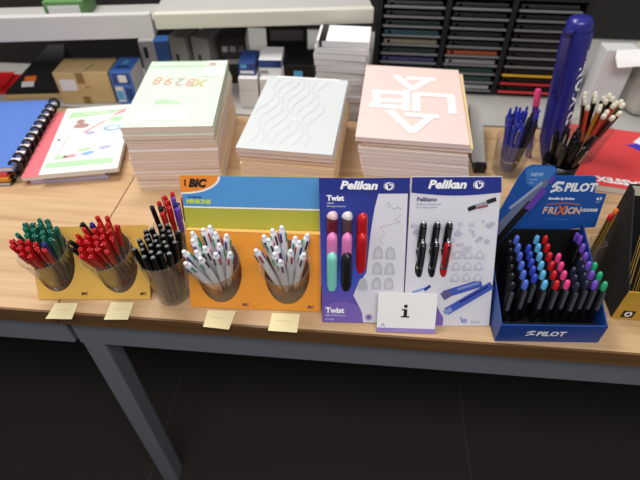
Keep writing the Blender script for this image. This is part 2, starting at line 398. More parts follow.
for ci, (cc, (x0, x1)) in enumerate(zip((colsA, colsB, colsC), cols)):
    xa, xb = x0+.0065, x1-.0065
    if ci == 0: xa = x0+.0
    for r_ in range(NR):
        zz = .012+pitch*r_
        hexc = cc[r_]
        b = MB(); b.box((xa, -.004, zz), (xb, .149, zz+.0018), matblack); b.box((xa+.003, -.010, zz), (xb-.003, -.0042, zz+.0048), lipg if hexc not in ('#d2383f', '#c02a30', '#d2a326') else mat('lip_'+cn[hexc].replace(' ', '_'), hexc, .4), c=.001)
        b.build('tray', rk)
        nm = mat('folder_'+cn[hexc].replace(' ', '_'), hexc if ci < 2 else '#241f1f', .4, .08)
        s = thing('slim_case', f'{cn[hexc] if ci < 2 else "black"} slim case in the {("left","middle","right")[ci]} column of the black rack, {ordn[r_]} tray', 'case', rk.location+Vector((xa+.008, .0-.0005*ci, zz+.0022)), 0, 'slim cases in the black rack')
        b = MB(); w = xb-xa-.016; b.box((0, .0, 0), (w, .13, .0115), nm, c=.002)
        b.build('case_body', s)
        b = MB(); b.lathe([(.0035, -.003), (.0042, -.001), (.0042, 0)], chrome if r_ % 2 else nm, T(.012, .0, .006) @ Matrix.Rotation(R(90), 4, 'X'), 8); b.build('snap', s)

# white box with lifted flap, right
c = thing('white_tuck_box', 'tall white box with its lid flap folded open, behind the multicoloured pencils', 'box', (.607, .735, TOP), R(2))
b = MB(); b.box((0, 0, 0), (.076, .045, .155), bxwhite, c=.002); b.rect(.03, .12, .085, .1205, bxgrey, F, .0006); b.build('box_body', c)
b = MB(); b.add([(.02, -.001, .155), (.09, -.001, .16), (.098, -.03, .172), (.09, -.045, .14), (.02, -.035, .128), (.014, -.02, .145)], [(0, 1, 2, 3, 4, 5)], white)
b.build('lid_flap', c)
c = thing('grey_casing', 'pale grey rounded plastic casing at the far right edge', 'casing', (.715, .70, TOP), R(15))
b = MB(); b.box((0, 0, 0), (.12, .12, .15), mat('pale_grey_plastic', '#b8b4ac', .4), c=.02); b.build('casing_body', c)
b = MB(); b.ring(.055, .075, .028, .045, offw, F, .001); b.ell(.055, .075, .028, .028, dark, F, .0008); b.build('opening', c)

# ------------------------------------------------------------------ notebook stacks
def notebook(name, label, loc, rz, sz, cover, edge_m, group, deco=None):
    w, d, h = sz
    c = thing(name, label, 'notebook', loc, rz, group)
    b = MB(); b.box((.0005, .0005, .0003), (w-.0005, d-.0005, h-.0004), edge_m); b.build('pages', c)
    b = MB(); b.box((0, 0, h-.0004), (w, d, h-.0001), cover); b.box((0, 0, 0), (w, d, .0003), cover)
    if deco: deco(b, T(0, 0, h))
    b.build('cover', c)
    return c
NTH = ['second', 'third', 'fourth', 'fifth', 'sixth', 'seventh', 'eighth', 'ninth', 'tenth', 'eleventh', 'twelfth', 'thirteenth', 'fourteenth', 'fifteenth', 'sixteenth', 'seventeenth', 'eighteenth', 'nineteenth', 'twentieth', 'twenty-first']
pg_warm = pages('mauve_page_edges', '#d8c4c0', '#e2d2ce', 700)
pg_peach = pages('peach_page_edges', '#e2c4b1', '#ecd8cb', 700)
pg_lav = pages('lavender_page_edges', '#d8ccd2', '#e4dade', 700)
gcov = mat('pale_green_cover', '#cfe8d0', .5, .03); gband = mat('green_cover_band', '#a9cf9f', .5, .03)
pcov = mat('pale_pink_cover', '#f0cfc9', .5, .03); greycov = mat('pale_grey_cover', '#cdd2d3', .5, .04, 60)
creamcov = mat('cream_cover', '#ecd09c', .5, .03)
prints = [mat('print_'+n, h, .5) for n, h in (('rose', '#d6a69b'), ('ochre', '#cdb884'), ('mauve', '#bfaaa4'), ('sage', '#9dbba2'))]
def deco_green(b, M):
    w, d = .172, .285
    b.rect(.002, d-.030, w-.002, d-.024, gband, M, .0003); b.rect(.005, d-.005, w-.004, d-.002, gband, M, .0003)
    b.rect(w-.040, d-.026, w-.024, d-.010, prints[2], M, .0005)
    b.rect(w-.045, d-.075, w-.004, d-.0, white, M, .0002)
    # row of coloured title letters, printed upside down to the camera
    X = M @ T(.118, .178, 0) @ Matrix.Rotation(R(180-8), 4, 'Z')
    for i, (ch, m) in enumerate(zip('X8298', (prints[1], prints[0], prints[2], prints[0], prints[0]))):
        b.text(ch, .050, m, X, i*.0240-.020, 0, .0005, bold=.0006, sx=.8)
    b.stroke([(.118, .205), (.155, .206)], .0015, prints[2], M, .0004)
    for k in range(3): b.rect(.045, .088+.006*k, .10-.01*k, .090+.006*k, gband, M, .0004)
    b.rect(.022, .025, .118, .058, white, M, .0004)
zc = TOP
NG = 17; hg = .145/NG
for i in range(NG):
    top = (i == NG-1)
    j = NG-2-i
    lab = 'pale green notebook with coloured title lettering, topmost of the tall left stack' if top else f'{NTH[j]} notebook from the top of the tall stack under the pale green cover'
    ox = random.uniform(-.0015, .0015)+(.0022 if 9 <= i < 13 else 0); oy = random.uniform(-.002, .002)
    notebook('notebook', lab, (-.401+ox, .319+oy, zc), R(7.0+random.uniform(-.5, .5)), (.172, .285, hg), gcov if i > 12 else (creamcov if i % 3 == 0 else white), pg_warm, 'notebooks in the pale green stack', deco_green if top else None)
    zc += hg
# grey stack
def deco_grey(b, M):
    b.rect(.018, .292, .160, .298, white, M, .0003)
    b.poly([(.085, .118), (.092, .110), (.099, .118), (.092, .1145)], white, M, .0004)
    lm = mat('grey_contour_print', '#c0cac9', .5)
    for k in range(9):
        pts = [(.02+.014*k+.012*math.sin(t*.55+k), .02+.0125*t) for t in range(22)]
        pts = [p for p in pts if .006 < p[0] < .172]
        b.stroke(pts, .0009, lm, M, .0002)
zc = TOP
NB = 13; hb = .122/NB
for i in range(NB):
    top = i >= NB-2
    j = NB-2-i
    lab = 'pale grey notebook with fine contour pattern, topmost of the middle stack' if i == NB-1 else f'{NTH[j]} notebook from the top of the middle stack under the grey cover'
    ox = random.uniform(-.0015, .0015)+(.002 if not top else -.001)
    notebook('notebook', lab, (-.1815+ox, .3085+(.004 if not top else 0)+random.uniform(-.001, .001), zc), R(-2.6+random.uniform(-.6, .6)), (.180, .297, hb), greycov if top else creamcov, pg_warm if top else pg_peach, 'notebooks in the grey stack', deco_grey if i == NB-1 else None)
    zc += hb
# pink stack
def deco_pink(b, M):
    # large white geometric letters, upside down to the camera; px: grid of the cover 0..1
    W_, D_ = .206, .305; zs = [.0004]
    def S(pts): zs[0] += .00006; b.stroke([(x*W_, y*D_) for x, y in pts], .0160, white, M, zs[0])
    S([(.33, .84), (.50, .66), (.68, .82)]); S([(.46, .82), (.72, .82)])
    S([(.13, .585), (.40, .585)]); S([(.13, .585), (.16, .47)]); S([(.16, .47), (.38, .47)]); S([(.12, .39), (.42, .39)]); S([(.44, .62), (.44, .36)]); S([(.12, .39), (.17, .47)])
    S([(.54, .36), (.54, .585), (.88, .585), (.88, .36)])
    S([(.29, .33), (.50, .10), (.68, .30)]); S([(.45, .30), (.73, .30)])
zc = TOP
NPk = 16; hp = .141/NPk
for i in range(NPk):
    top = i == NPk-1
    j = NPk-2-i
    lab = 'pale pink notebook with large white geometric letters, topmost of the right stack' if top else f'{NTH[j]} notebook from the top of the right stack under the pink cover'
    f_ = (NPk-1-i)/(NPk-1)
    ox = .000+.033*f_+random.uniform(-.0015, .0015)
    if i == NPk-2: ox = .0115
    cv = pcov if i > NPk-2 else (creamcov if i in (NPk-2, NPk-3, 5) else white)
    notebook('notebook', lab, (.036+ox, .334+(.004 if not top else 0)+.004*f_+random.uniform(-.0015, .0015), zc), R(-3.0-.0*f_+random.uniform(-.4, .4)), (.201 if not top else .205, .303 if not top else .305, hp), cv, pg_lav, 'notebooks in the pink stack', deco_pink if top else None)
    zc += hp

# ------------------------------------------------------------------ disc-bound notebooks, left
bluecov = mat('blue_grained_cover', '#567ac8', .5, .06, 120); redcov = mat('red_cover', '#d8434b', .5, .05); orgcov = mat('orange_cover', '#e89a35', .5, .05); blkcov = mat('black_cover', '#1c1a20', .6, .05)
pg_plain = pages('white_page_edges', '#cfcac6', '#e6e3df', 700)
disc_m = black
ang = R(9.8)
def disc_notebook(label, loc, rz, sz, cov, edge_m, ndisc, r1, name='disc_bound_notebook', deco=None, tabs=None):
    w, d, h = sz
    c = thing(name, label, 'notebook', loc, rz, 'disc-bound notebooks piled at left')
    b = MB(); b.box((-w, .001, .0008), (-.003, d-.001, h-.0008), edge_m); b.build('pages', c)
    b = MB(); b.box((-w, 0, h-.0008), (0, d, h), cov); b.box((-w, 0, 0), (0, d, .0007), cov)
    if deco: deco(b, T(0, 0, h))
    b.build('cover', c)
    for k in range(ndisc):
        yy = .012+(d-.024)*k/(ndisc-1)
        p = [(.0, yy, h/2)]
        dm = MB(); n = 16
        Q = T(.001, yy, h/2+(.002 if r1 > .01 else 0)) @ Matrix.Rotation(R(90), 4, 'X')
        r0 = r1*.62
        dm.ring(0, 0, r0, r1, disc_m, Q, .0022, n); dm.ring(0, 0, r0, r1, disc_m, Q, -.0022, n)
        dm.lathe([(r1, -.0022), (r1, .0022)], disc_m, Q, n, False); dm.lathe([(r0, .0022), (r0, -.0022)], disc_m, Q, n, False)
        dm.build('binding_disc', c)
        if tabs and k < ndisc-1:
            y2 = yy+(d-.024)/(ndisc-1)
            MB().box((-.012, yy+.006, h+.0002), (.0075, y2-.006, h+.0012), tabs).build('page_tab', c)
    return c
zz = TOP
base = Vector((-.657, .3245))
spine = Vector((-math.sin(ang), math.cos(ang)))
disc_notebook('black disc-bound notebook at the bottom of the left pile', (base.x-.014, base.y-.015, zz), ang, (.215, .29, .008), blkcov, pg_plain, 11, .0037)
disc_notebook('orange disc-bound notebook second from the bottom of the left pile', (base.x-.015, base.y-.013, zz+.0084), ang, (.213, .29, .009), orgcov, mat('orange_tabs', '#e7a03c', .6), 11, .0042)
disc_notebook('red disc-bound notebook under the blue one in the left pile', (base.x-.016, base.y-.009, zz+.0178), ang, (.213, .29, .010), redcov, mat('red_tabs', '#d8565a', .6), 11, .0047)
disc_notebook('blue disc-bound notebook with black binding rings, topmost of the left pile', (base.x-.003, base.y-.003, zz+.0282), ang, (.212, .285, .010), bluecov, pg_plain, 11, .0135, tabs=mat('pale_page_tab', '#e9dfd8', .7))
# stack of catalogue-covered notebooks with a pink one beneath
def deco_cat(b, M):
    lg = mat('pale_green_print', '#b4d8b0', .5, .03); rs = mat('rose_print', '#d9a3a6', .5); br = mat('brown_print', '#b08a84', .5); bl = mat('sky_print', '#8fb4de', .5); lv = mat('lilac_print', '#b9b4d6', .5)
    b.poly([(.012, .222), (.11, .232), (.138, .252), (.014, .252)], lg, M, .0003)
    b.text('NATURE', .015, white, M, .048, .240, .0005)
    b.poly([(.105, .215), (.142, .235), (.142, .26), (.12, .232)], rs, M, .0004)
    b.ell(.125, .205, .016, .013, lg, M, .0004); b.ell(.123, .165, .022, .013, bl, M, .0003); b.ell(.123, .165, .013, .007, white, M, .0005)
    b.ell(.05, .185, .018, .011, br, M, .0003); b.ell(.045, .205, .010, .010, br, M, .0004)
    b.stroke([(.062, .155), (.10, .20)], .007, rs, M, .0004); b.ell(.075, .15, .012, .008, lv, M, .0003)
    b.rect(.006, .02, .142, .042, lg, M, .0002)
    for x, y, m in ((.05, .06, rs), (.085, .066, bl), (.118, .085, lv), (.03, .058, lg), (.075, .082, lg)): b.ell(x, y, .014, .007, m, M, .0005, rot=.3)
    b.ell(.012, .13, .003, .004, ink_black, M, .0005); b.stroke([(.022, .05), (.032, .18)], .0015, br, M, .0004)
ca = R(14)
pk2 = mat('pink_notebook_cover', '#e6737c', .5, .04)
blu_edge = pages('lilac_page_edges', '#8f8bb8', '#cfcbe0', 500)
o = notebook('school_notebook', 'lilac-edged notebook at the bottom of the pile beside the disc-bound notebooks', (-.634, .318, TOP), R(12), (.158, .26, .009), mat('lilac_cover', '#6a66a8', .5), blu_edge, 'notebooks under the nature cover')
o = notebook('school_notebook', 'pink-covered notebook partly hidden under the white nature notebook', (-.646, .314, TOP+.0092), R(12.5), (.166, .266, .009), pk2, pg_plain, 'notebooks under the nature cover')
notebook('school_notebook', 'white notebook with green bands and small nature drawings on its cover', (-.604, .314, TOP+.0184), ca, (.156, .272, .010), white, pg_plain, 'notebooks under the nature cover', deco_cat)

# ------------------------------------------------------------------ pens: one of each kind, then copies
def clip_bar(b, x, z0, z1, m, w=.0022, t=.0012):
    b.box((x, -w/2, z0), (x+t, w/2, z1), m)
    b.box((x-.0025, -w/2, z1-.003), (x+t, w/2, z1), m)
def mk_stick(name, capm, inkm):          # clear stick pen, capped, cap uppermost
    t = thing(name, '', 'pen')
    b = MB(); b.lathe([(.0030, 0), (.0037, .001), (.0037, .105), (.0036, .118)], clearbody, n=6, smooth=False); b.build('barrel', t)
    b = MB(); b.lathe([(.0014, .002), (.0014, .10)], inkm, n=6); b.lathe([(.0042, 0), (.0042, .003), (.0025, .0032)], inkm, n=8); b.build('ink_tube', t)
    b = MB(); b.lathe([(.0044, .094), (.0046, .097), (.0044, .132), (.0041, .148), (.0035, .1495), (.0022, .149), (.0021, .146)], capm, n=10)
    clip_bar(b, .0058, .108, .147, capm); b.build('cap', t)
    return t
def mk_dark(name):                       # black capped rollers
    t = thing(name, '', 'pen')
    b = MB(); b.lathe([(.0038, 0), (.0043, .002), (.0043, .10)], black, n=10); b.build('barrel', t)
    b = MB(); b.lathe([(.0048, .086), (.0050, .088), (.0048, .138), (.0042, .1425)], black, n=10); clip_bar(b, .0058, .10, .139, black, .003); b.build('cap', t)
    b = MB(); b.lathe([(.0033, .1426), (.0034, .1438), (.0027, .144), (.0020, .1436)], offg, n=10); b.build('end_ring', t)
    return t
offg = mat('grey_end_ring', '#565a61', .35)
def mk_four():                           # white retractable pen with four sliders
    t = thing('four_colour_pen', '', 'pen')
    w = mat('white_pen_plastic', '#e8e8ee', .3, .02)
    b = MB(); b.lathe([(.001, 0), (.002, .006), (.0052, .025), (.0058, .04), (.0060, .128), (.0048, .1345), (.0030, .136)], w, n=12); b.build('barrel', t)
    b = MB(); b.lathe([(.0028, .136), (.0040, .1385), (.0040, .141), (.0022, .1432), (0, .1436)], w, n=8); b.build('lanyard_ball', t)
    for k, m in enumerate((black, red, navy, green2)):
        Q = Matrix.Rotation(R(90*k+45), 4, 'Z')
        b = MB(); b.box((.0052, -.0016, .108), (.0074, .0016, .130), m, Q, c=.0005); b.build('slider', t)
    return t
def mk_twist(name, m, capm=None, tipm=None, L=.114):
    t = thing(name, '', 'pen')
    n = 12; rings = 18
    def hull(z0, z1, mm, nm, rr):
        vs = []; fs = []
        for k in range(rings+1):
            s = k/rings; zz_ = z0+(z1-z0)*s; r = rr(s)
            tw = 1.2*zz_/L
            for i in range(n):
                a = 2*math.pi*i/n
                q = r*(1+.10*math.cos(3*(a+tw)))
                vs.append((q*math.cos(a), q*math.sin(a), zz_))
        for k in range(rings):
            for i in range(n): fs.append((k*n+i, k*n+(i+1) % n, (k+1)*n+(i+1) % n, (k+1)*n+i))
        fs.append(tuple(range(n-1, -1, -1))); fs.append(tuple(rings*n+i for i in range(n)))
        b = MB(); b.add(vs, fs, mm, I4, True); b.build(nm, t)
    hull(0, L*.30, m, 'barrel', lambda s: .0068*min(1, .35+s*3) if s < .25 else .0074)
    hull(L*.302, L, capm or m, 'cap', lambda s: .0080*math.sqrt(max(.02, 1-max(0, (s-.86)/.14)**2)))
    if tipm:
        hull(L*.93, L+.0008, tipm, 'cap_end', lambda s: .0083*math.sqrt(max(.02, 1-(s*.97)**2)))
    return t
def mk_fountain(name, m, L=.114):
    t = thing(name, '', 'pen')
    b = MB(); b.lathe([(.0035, 0), (.0052, .004), (.0056, .055)], m, n=12); b.build('barrel', t)
    b = MB(); b.lathe([(.0060, .053), (.0064, .055), (.0066, .106), (.0054, .112), (.0030, .1136)], m, n=12); b.build('cap', t)
    b = MB(); b.lathe([(.0068, .068), (.0068, .0725)], chrome, n=12); b.build('cap_ring', t)
    b = MB(); b.lathe([(.0040, .1132), (.0042, .1148), (.0020, .116)], chrome, n=10); b.build('cap_jewel', t)
    b = MB(); b.box((-.0018, -.0085, .075), (.0018, -.0070, .110), chrome); b.box((-.0018, -.0085, .107), (.0018, -.004, .1115), chrome)
    b.build('clip', t)
    return t
def mk_frix(name, m):
    t = thing(name, '', 'pen')
    b = MB(); b.lathe([(.0012, 0), (.0040, .010), (.0048, .02), (.0050, .070), (.0044, .075)], black, n=10); b.build('barrel', t)
    b = MB(); b.lathe([(.0040, .075), (.0042, .082), (.0036, .087), (.0018, .0895), (0, .0898)], m, n=10); b.build('eraser_end', t)
    b = MB(); b.box((-.0022, -.0072, .042), (.0022, -.0052, .074), mat('smoke_clip', '#4a4c54', .25, .05)); b.box((-.0022, -.0070, .069), (.0022, -.003, .074), _M['smoke_clip']); b.build('clip', t)
    return t
def mk_click(name, m):                   # blue click pens with chrome
    t = thing(name, '', 'pen')
    b = MB(); b.lathe([(.001, 0), (.0045, .012), (.0052, .03), (.0052, .118), (.0044, .124)], m, n=10); b.build('barrel', t)
    b = MB(); b.lathe([(.0026, .124), (.0028, .134), (.0018, .1358)], m, n=8); b.build('button', t)
    b = MB(); b.box((.0054, -.002, .085), (.0068, .002, .122), chrome); b.box((.003, -.002, .118), (.0068, .002, .1225), chrome); b.build('clip', t)
    b = MB(); b.lathe([(.0055, .03), (.0055, .034)], chrome, n=10); b.build('grip_ring', t)
    return t
def mk_pencil(name, m):
    t = thing(name, '', 'pencil')
    wt = mat('cream_dip', '#ece3cf', .4)
    b = MB(); b.lathe([(.001, 0), (.0048, .012), (.0048, .132)], m, n=6, smooth=False); b.build('shaft', t)
    b = MB(); b.lathe([(.0050, .1322), (.0053, .135), (.0050, .1405), (.0034, .1432), (0, .144)], wt, n=10); b.build('dipped_end', t)
    return t
PROTO = {}
USED = set()
def place(key, p, d, label, group, roll=0.0, scale=1.0, face=False):
    """set one pen of a kind with its foot at p, pointing along d"""
    t = PROTO[key]
    if key in USED: t = dup(t)
    USED.add(key)
    q = Vector(d).normalized().to_track_quat('Z', 'Y').to_matrix().to_4x4() @ Matrix.Rotation(roll, 4, 'Z')
    t.location = p; t.rotation_euler = q.to_euler(); t.scale = (scale,)*3
    if face:                            # clip side towards the front
        z_ = Vector(d).normalized(); y_ = Vector((-.12, 1, 0)); y_ = (y_-z_*y_.dot(z_)).normalized(); x_ = y_.cross(z_)
        t.rotation_euler = Matrix((x_, y_, z_)).transposed().to_euler()
    t['label'] = label; t['group'] = group; t['category'] = t.get('category', 'pen')
    return t
PROTO['green'] = mk_stick('capped_ballpoint_pen', green, green); PROTO['redp'] = mk_stick('capped_ballpoint_pen', red, red)
PROTO['bluep'] = mk_stick('capped_ballpoint_pen', navy, navy); PROTO['blackp'] = mk_stick('capped_ballpoint_pen', black, black)
PROTO['dark'] = mk_dark('capped_roller_pen'); PROTO['four'] = mk_four()

def hexpts(n, s):
    pts = []
    for i in range(-8, 9):
        for j in range(-8, 9):
            pts.append((s*(i+j*.5), s*j*.866))
    pts.sort(key=lambda p: (round(p[0]**2+p[1]**2, 9), math.atan2(p[1], p[0])))
    return pts[:n]

def cup_mesh(r0, r1, h, wall=.0012):
    b = MB(); b.lathe([(r0*.9, .0), (r0, .002), (r1, h), (r1+.0012, h+.0010), (r1-.0002, h+.0016), (r1-.0008, h+.0006)], clearp, n=28, caps=False)
    b.lathe([(0, 0.0), (r0*.9, 0.0)], clearp, n=28, caps=False)
    return b

# ------------------------------------------------------------------ board displays with sunk cups
def cone_hole(uc, vc, alpha, r0, k, lean=0.0, n=28):
    """outline where a cone sunk through the board crosses its face"""
    a = R(alpha); pts = []
    for i in range(n):
        ph = 2*math.pi*i/n
        s = r0*math.sin(ph)*math.cos(a)/(math.sin(a)-k*math.sin(ph)*math.cos(a))
        r = r0+k*s
        pts.append((uc+r*1.06*math.cos(ph)+lean*s, vc+(s*math.cos(a)+r*math.sin(ph)*math.sin(a))*1.05))
    return pts
def sunk_cup(root, Mf, uc, vc, alpha, r0, k, s0, s1, label, group, lean=0.0):
    a = R(alpha)
    ax = Vector((lean, math.cos(a), math.sin(a))).normalized()
    W_ = root.matrix_world if False else (Matrix.Translation(root.location) @ Matrix.Rotation(root.rotation_euler.z, 4, 'Z'))
    A = (W_ @ Mf)
    p0 = A @ (Vector((uc, vc, 0))+ax*s0); d = (A.to_3x3() @ ax).normalized()
    t = thing('pen_cup', label, 'cup', p0, 0, group, quat=d.to_track_quat('Z', 'Y'))
    cup_mesh(r0+k*s0, r0+k*s1, s1-s0).build('cup_body', t)
    return p0, d, r0+k*s0, r0+k*s1, s1-s0
def fill(p0, d, rb, rt, h, keys, spacing, labeler, group, bias=(0, 0), fan=1.0, jitter=.0006, sort=None, lift=.005, scale=1.0, conv=1.0):
    n = len(keys)
    pts = hexpts(n, spacing)
    up = d; right = Vector((1, 0, 0)); right = (right-up*right.dot(up)).normalized(); fwd = up.cross(right)   # fwd points away from the viewer
    if sort: pts.sort(key=sort)
    out = []
    rm = max(math.hypot(*p) for p in pts) or 1
    g = min(fan*rt/rb, max(.75, (rt-.0062-math.hypot(*bias)*h)/rm))
    gb = conv*min(1.0, (rb-.0052)/rm)
    for i, ((x, y), key) in enumerate(zip(pts, keys)):
        tx, ty = x*g+bias[0]*h, y*g+bias[1]*h
        bx, by = x*gb, y*gb
        q0 = p0+up*(lift+random.uniform(0, .004))+right*bx+fwd*by
        q1 = p0+up*h+right*(tx+random.uniform(-jitter, jitter))+fwd*(ty+random.uniform(-jitter, jitter))
        out.append(place(key, q0, q1-q0, labeler(i, key, x, y), group, random.uniform(0, 6.28), scale=scale))
    return out
tanb = mat('tan_card', '#e3b356', .55, .04); tanb_d = mat('tan_card_edge', '#c48f3a', .6)
orb = mat('orange_card', '#ee9a33', .5, .04); orb_d = mat('orange_card_edge', '#d9822a', .55)
inside = mat('dark_card_inside', '#4a3a28', .8)

def side_cheeks(root, w, L, tilt, m, depth_extra=.0):
    t = R(tilt); yb = L*math.cos(t); zb = L*math.sin(t); yd = yb+depth_extra
    for x in (0.0005, w-.002):
        b = MB(); b.add([(x, .001, 0), (x, yd, 0), (x, yb-.001, zb-.002), (x+.0015, .001, 0), (x+.0015, yd, 0), (x+.0015, yb-.001, zb-.002)], [(0,2,1),(3,4,5),(0,3,5,2),(1,2,5,4),(0,1,4,3)], m)
        b.build('side_panel', root)
    b = MB(); b.add([(.002, yd, 0), (w-.002, yd, 0), (w-.002, yb, zb-.003), (.002, yb, zb-.003), (.002, yd+.0012, 0), (w-.002, yd+.0012, 0), (w-.002, yb+.0012, zb-.003), (.002, yb+.0012, zb-.003)], [(0,1,2,3),(7,6,5,4),(0,4,5,1),(1,5,6,2),(2,6,7,3),(3,7,4,0)], m); b.build('back_panel', root)

# left yellow board ---------------------------------------------------------
tl = 62; Mf = frame(tl)
bd = thing('pen_display_board', 'tan cardboard pen display with two sunk cups at the left end', 'display', (-.4621, .0226, TOP), R(5))
k = .10; r0 = .031; al = 40
h1 = cone_hole(.034, .060, al, r0, k, .05); h2 = cone_hole(.133, .059, al, r0+.001, k, .0)
b = MB(); b.plate([(0, 0.001), (.182, .001), (.189, .124), (.187, .126), (.007, .122), (.005, .120)], [h1, h2], .0016, tanb, Mf, tanb_d)
for x in (.0705, .166):
    b.text('BIC', .0065, ink_black, Mf, x, .011, .0004, shear=.25, bold=.0003)
b.build('front_board', bd)
side_cheeks(bd, .182, .118, tl, tanb_d, .016)
G1 = 'ballpoint pens in the first cup of the tan display'
c1 = sunk_cup(bd, Mf, .034, .060, al, r0, k, -.041, .046, 'clear plastic cup sunk in the tan display, holding green and red pens', 'cups sunk in the displays', .05)
keys = ['redp']*11+['bluep']*1+['green']*16
def lab1(i, key, x, y): return {'green': 'green-capped clear ballpoint in the first cup of the tan display', 'redp': 'red-capped ballpoint among green ones in the far left cup', 'bluep': 'lone dark blue-capped ballpoint in the far left cup'}[key]
fill(*c1, keys, .0085, lab1, G1, bias=(.03, .0), fan=1.25, conv=.7, scale=.78, sort=lambda p: p[1]*1.0+p[0]*.15)
c2 = sunk_cup(bd, Mf, .133, .059, al, r0+.001, k, -.041, .046, 'clear plastic cup sunk in the tan display, holding mostly red pens', 'cups sunk in the displays', .0)
keys = ['blackp', 'blackp', 'redp', 'blackp', 'redp', 'redp', 'bluep']+['redp']*21
def lab2(i, key, x, y): return {'redp': 'red-capped clear ballpoint in the second cup of the tan display', 'blackp': 'black-capped ballpoint among red ones in the second tan display cup', 'bluep': 'lone dark blue-capped ballpoint among red ones in the second cup'}[key]
fill(*c2, keys, .0085, lab2, 'ballpoint pens in the second cup of the tan display', bias=(-.03, .0), fan=1.25, conv=.55, scale=.79, sort=lambda p: p[0]*1.2-p[1]*.1)

# orange board with blue back card ------------------------------------------
tl2 = 65; Mf = frame(tl2)
bd = thing('pen_display_board', 'orange cardboard pen display with blue and green back card and two cups', 'display', (-.2108, .0292, TOP), R(2.3))
h1 = cone_hole(.049, .059, al, .033, k); h2 = cone_hole(.155, .060, al, .033, k)
b = MB(); b.plate([(0, .001), (.2085, .001), (.2085, .129), (0, .131)], [h1, h2], .0016, orb, Mf, orb_d)
for x in (.083, .187): b.text('BIC', .0068, mat('violet_print', '#6a3f5a', .5), Mf, x, .0085, .0004, shear=.25, bold=.0003)
b.build('front_board', bd)
b = MB(); b.box((.0, .1295, -.013), (.2085, .1312, 0), mat('pale_orange_ledge', '#f2b868', .5), Mf); b.build('ledge', bd)
b = MB()
cb = mat('sky_blue_print', '#4d92d2', .5, .04); lg = mat('lime_print', '#a9ab3c', .5, .05)
zc_ = -.0145
out = [(-.002, .10), (.2065, .10), (.2045, .215), (.043, .213), (-.005, .212), (-.008, .205), (-.006, .19)]
b.prism(out, zc_-.0014, zc_, lg, Mf)
b.poly([(-.0045, .165), (.2045, .1665), (.2045, .2145), (-.0065, .2115), (-.0075, .205), (-.006, .19)], cb, Mf, zc_+.0003)
b.stroke([(-.004, .1635), (.2045, .1650)], .0022, white, Mf, zc_+.0005)
# rounded orange name flash
arc = [(-.0075, .2115), (-.0075, .186)]+[(-.0075+.058*math.sin(t), .1865+.026*(1-math.cos(t))) for t in [i*math.pi/2/10 for i in range(1, 11)]]
arcw = [(-.0075, .2115), (-.0075, .1835)]+[(-.0075+.0615*math.sin(t), .1835+.0285*(1-math.cos(t))) for t in [i*math.pi/2/10 for i in range(1, 11)]]
b.poly(arcw, white, Mf, zc_+.0005); b.poly(arc, mat('orange_flash_print', '#f08a2a', .5), Mf, zc_+.0008)
b.text('BIC', .0165, ink_black, Mf, .0055, .2005, zc_+.0012, shear=.25, bold=.0011)
b.ell(.0005, .2045, .0016, .0016, ink_black, Mf, zc_+.0012, 10); b.stroke([(.0005, .202), (.0, .1965)], .0022, ink_black, Mf, zc_+.0012)
b.text('4 colours', .0052, navy, Mf, .0035, .1795, zc_+.0008, bold=.0002)
b.text('MINIONS', .0095, mat('yellow_green_print', '#c6d84a', .5), Mf, .0005, .1722, zc_+.0008, bold=.0005, sx=.95)
b.build('back_card', bd)
side_cheeks(bd, .2085, .126, tl2, orb_d, .014)
c3 = sunk_cup(bd, Mf, .049, .059, al, .033, k, -.041, .046, 'clear plastic cup sunk in the orange display, left of its pair', 'cups sunk in the displays')
fill(*c3, ['four']*14, .0120, lambda i, k_, x, y: 'white four-colour pen in the left cup of the orange display', 'four-colour pens in the left orange cup', bias=(.0, .04), fan=1.15, conv=.6, jitter=.005, lift=.008, scale=.86)
c4 = sunk_cup(bd, Mf, .155, .060, al, .033, k, -.041, .046, 'clear plastic cup sunk in the orange display, beside the blue panel', 'cups sunk in the displays')
fill(*c4, ['four']*13, .0122, lambda i, k_, x, y: 'white four-colour pen in the right cup of the orange display', 'four-colour pens in the right orange cup', bias=(-.01, .05), fan=1.15, conv=.6, jitter=.005, lift=.008, scale=.86)

# free-standing cups between the boards --------------------------------------
def free_cup(loc, rb, rt, h, label):
    t = thing('pen_cup', label, 'cup', loc); cup_mesh(rb, rt, h).build('cup_body', t)
    return Vector(loc), Vector((0, 0, 1)), rb, rt, h
cA = free_cup((-.2455, .052, TOP), .0245, .037, .098, 'clear plastic cup packed with black pens, standing between tan and orange displays')
fill(*cA, ['dark']*27, .0089, lambda i, k_, x, y: 'black capped pen with grey end ring in the free-standing clear cup', 'black pens in the free-standing cup', bias=(.0, .0), fan=.95, jitter=.0012, scale=.83)
cB = free_cup((-.2515, .1275, TOP), .024, .031, .09, 'clear plastic cup of red, black and purple pens behind the black-pen cup')
PROTO['violetp'] = mk_stick('capped_ballpoint_pen', violet, violet)
kB = ['blackp', 'redp', 'blackp', 'redp', 'redp', 'redp', 'redp', 'redp', 'violetp', 'bluep', 'violetp', 'redp']
fill(*cB, kB, .0095, lambda i, k_, x, y: {'redp': 'red-capped pen in the cup behind the black pens', 'blackp': 'black-capped pen leaning left out of the rear cup', 'violetp': 'purple-capped pen at the right of the cup behind the black pens', 'bluep': 'blue-capped pen beside the purple ones in the rear cup'}[k_], 'mixed pens in the rear cup', bias=(.0, .0), fan=1.0, scale=.86, sort=lambda p: p[0])

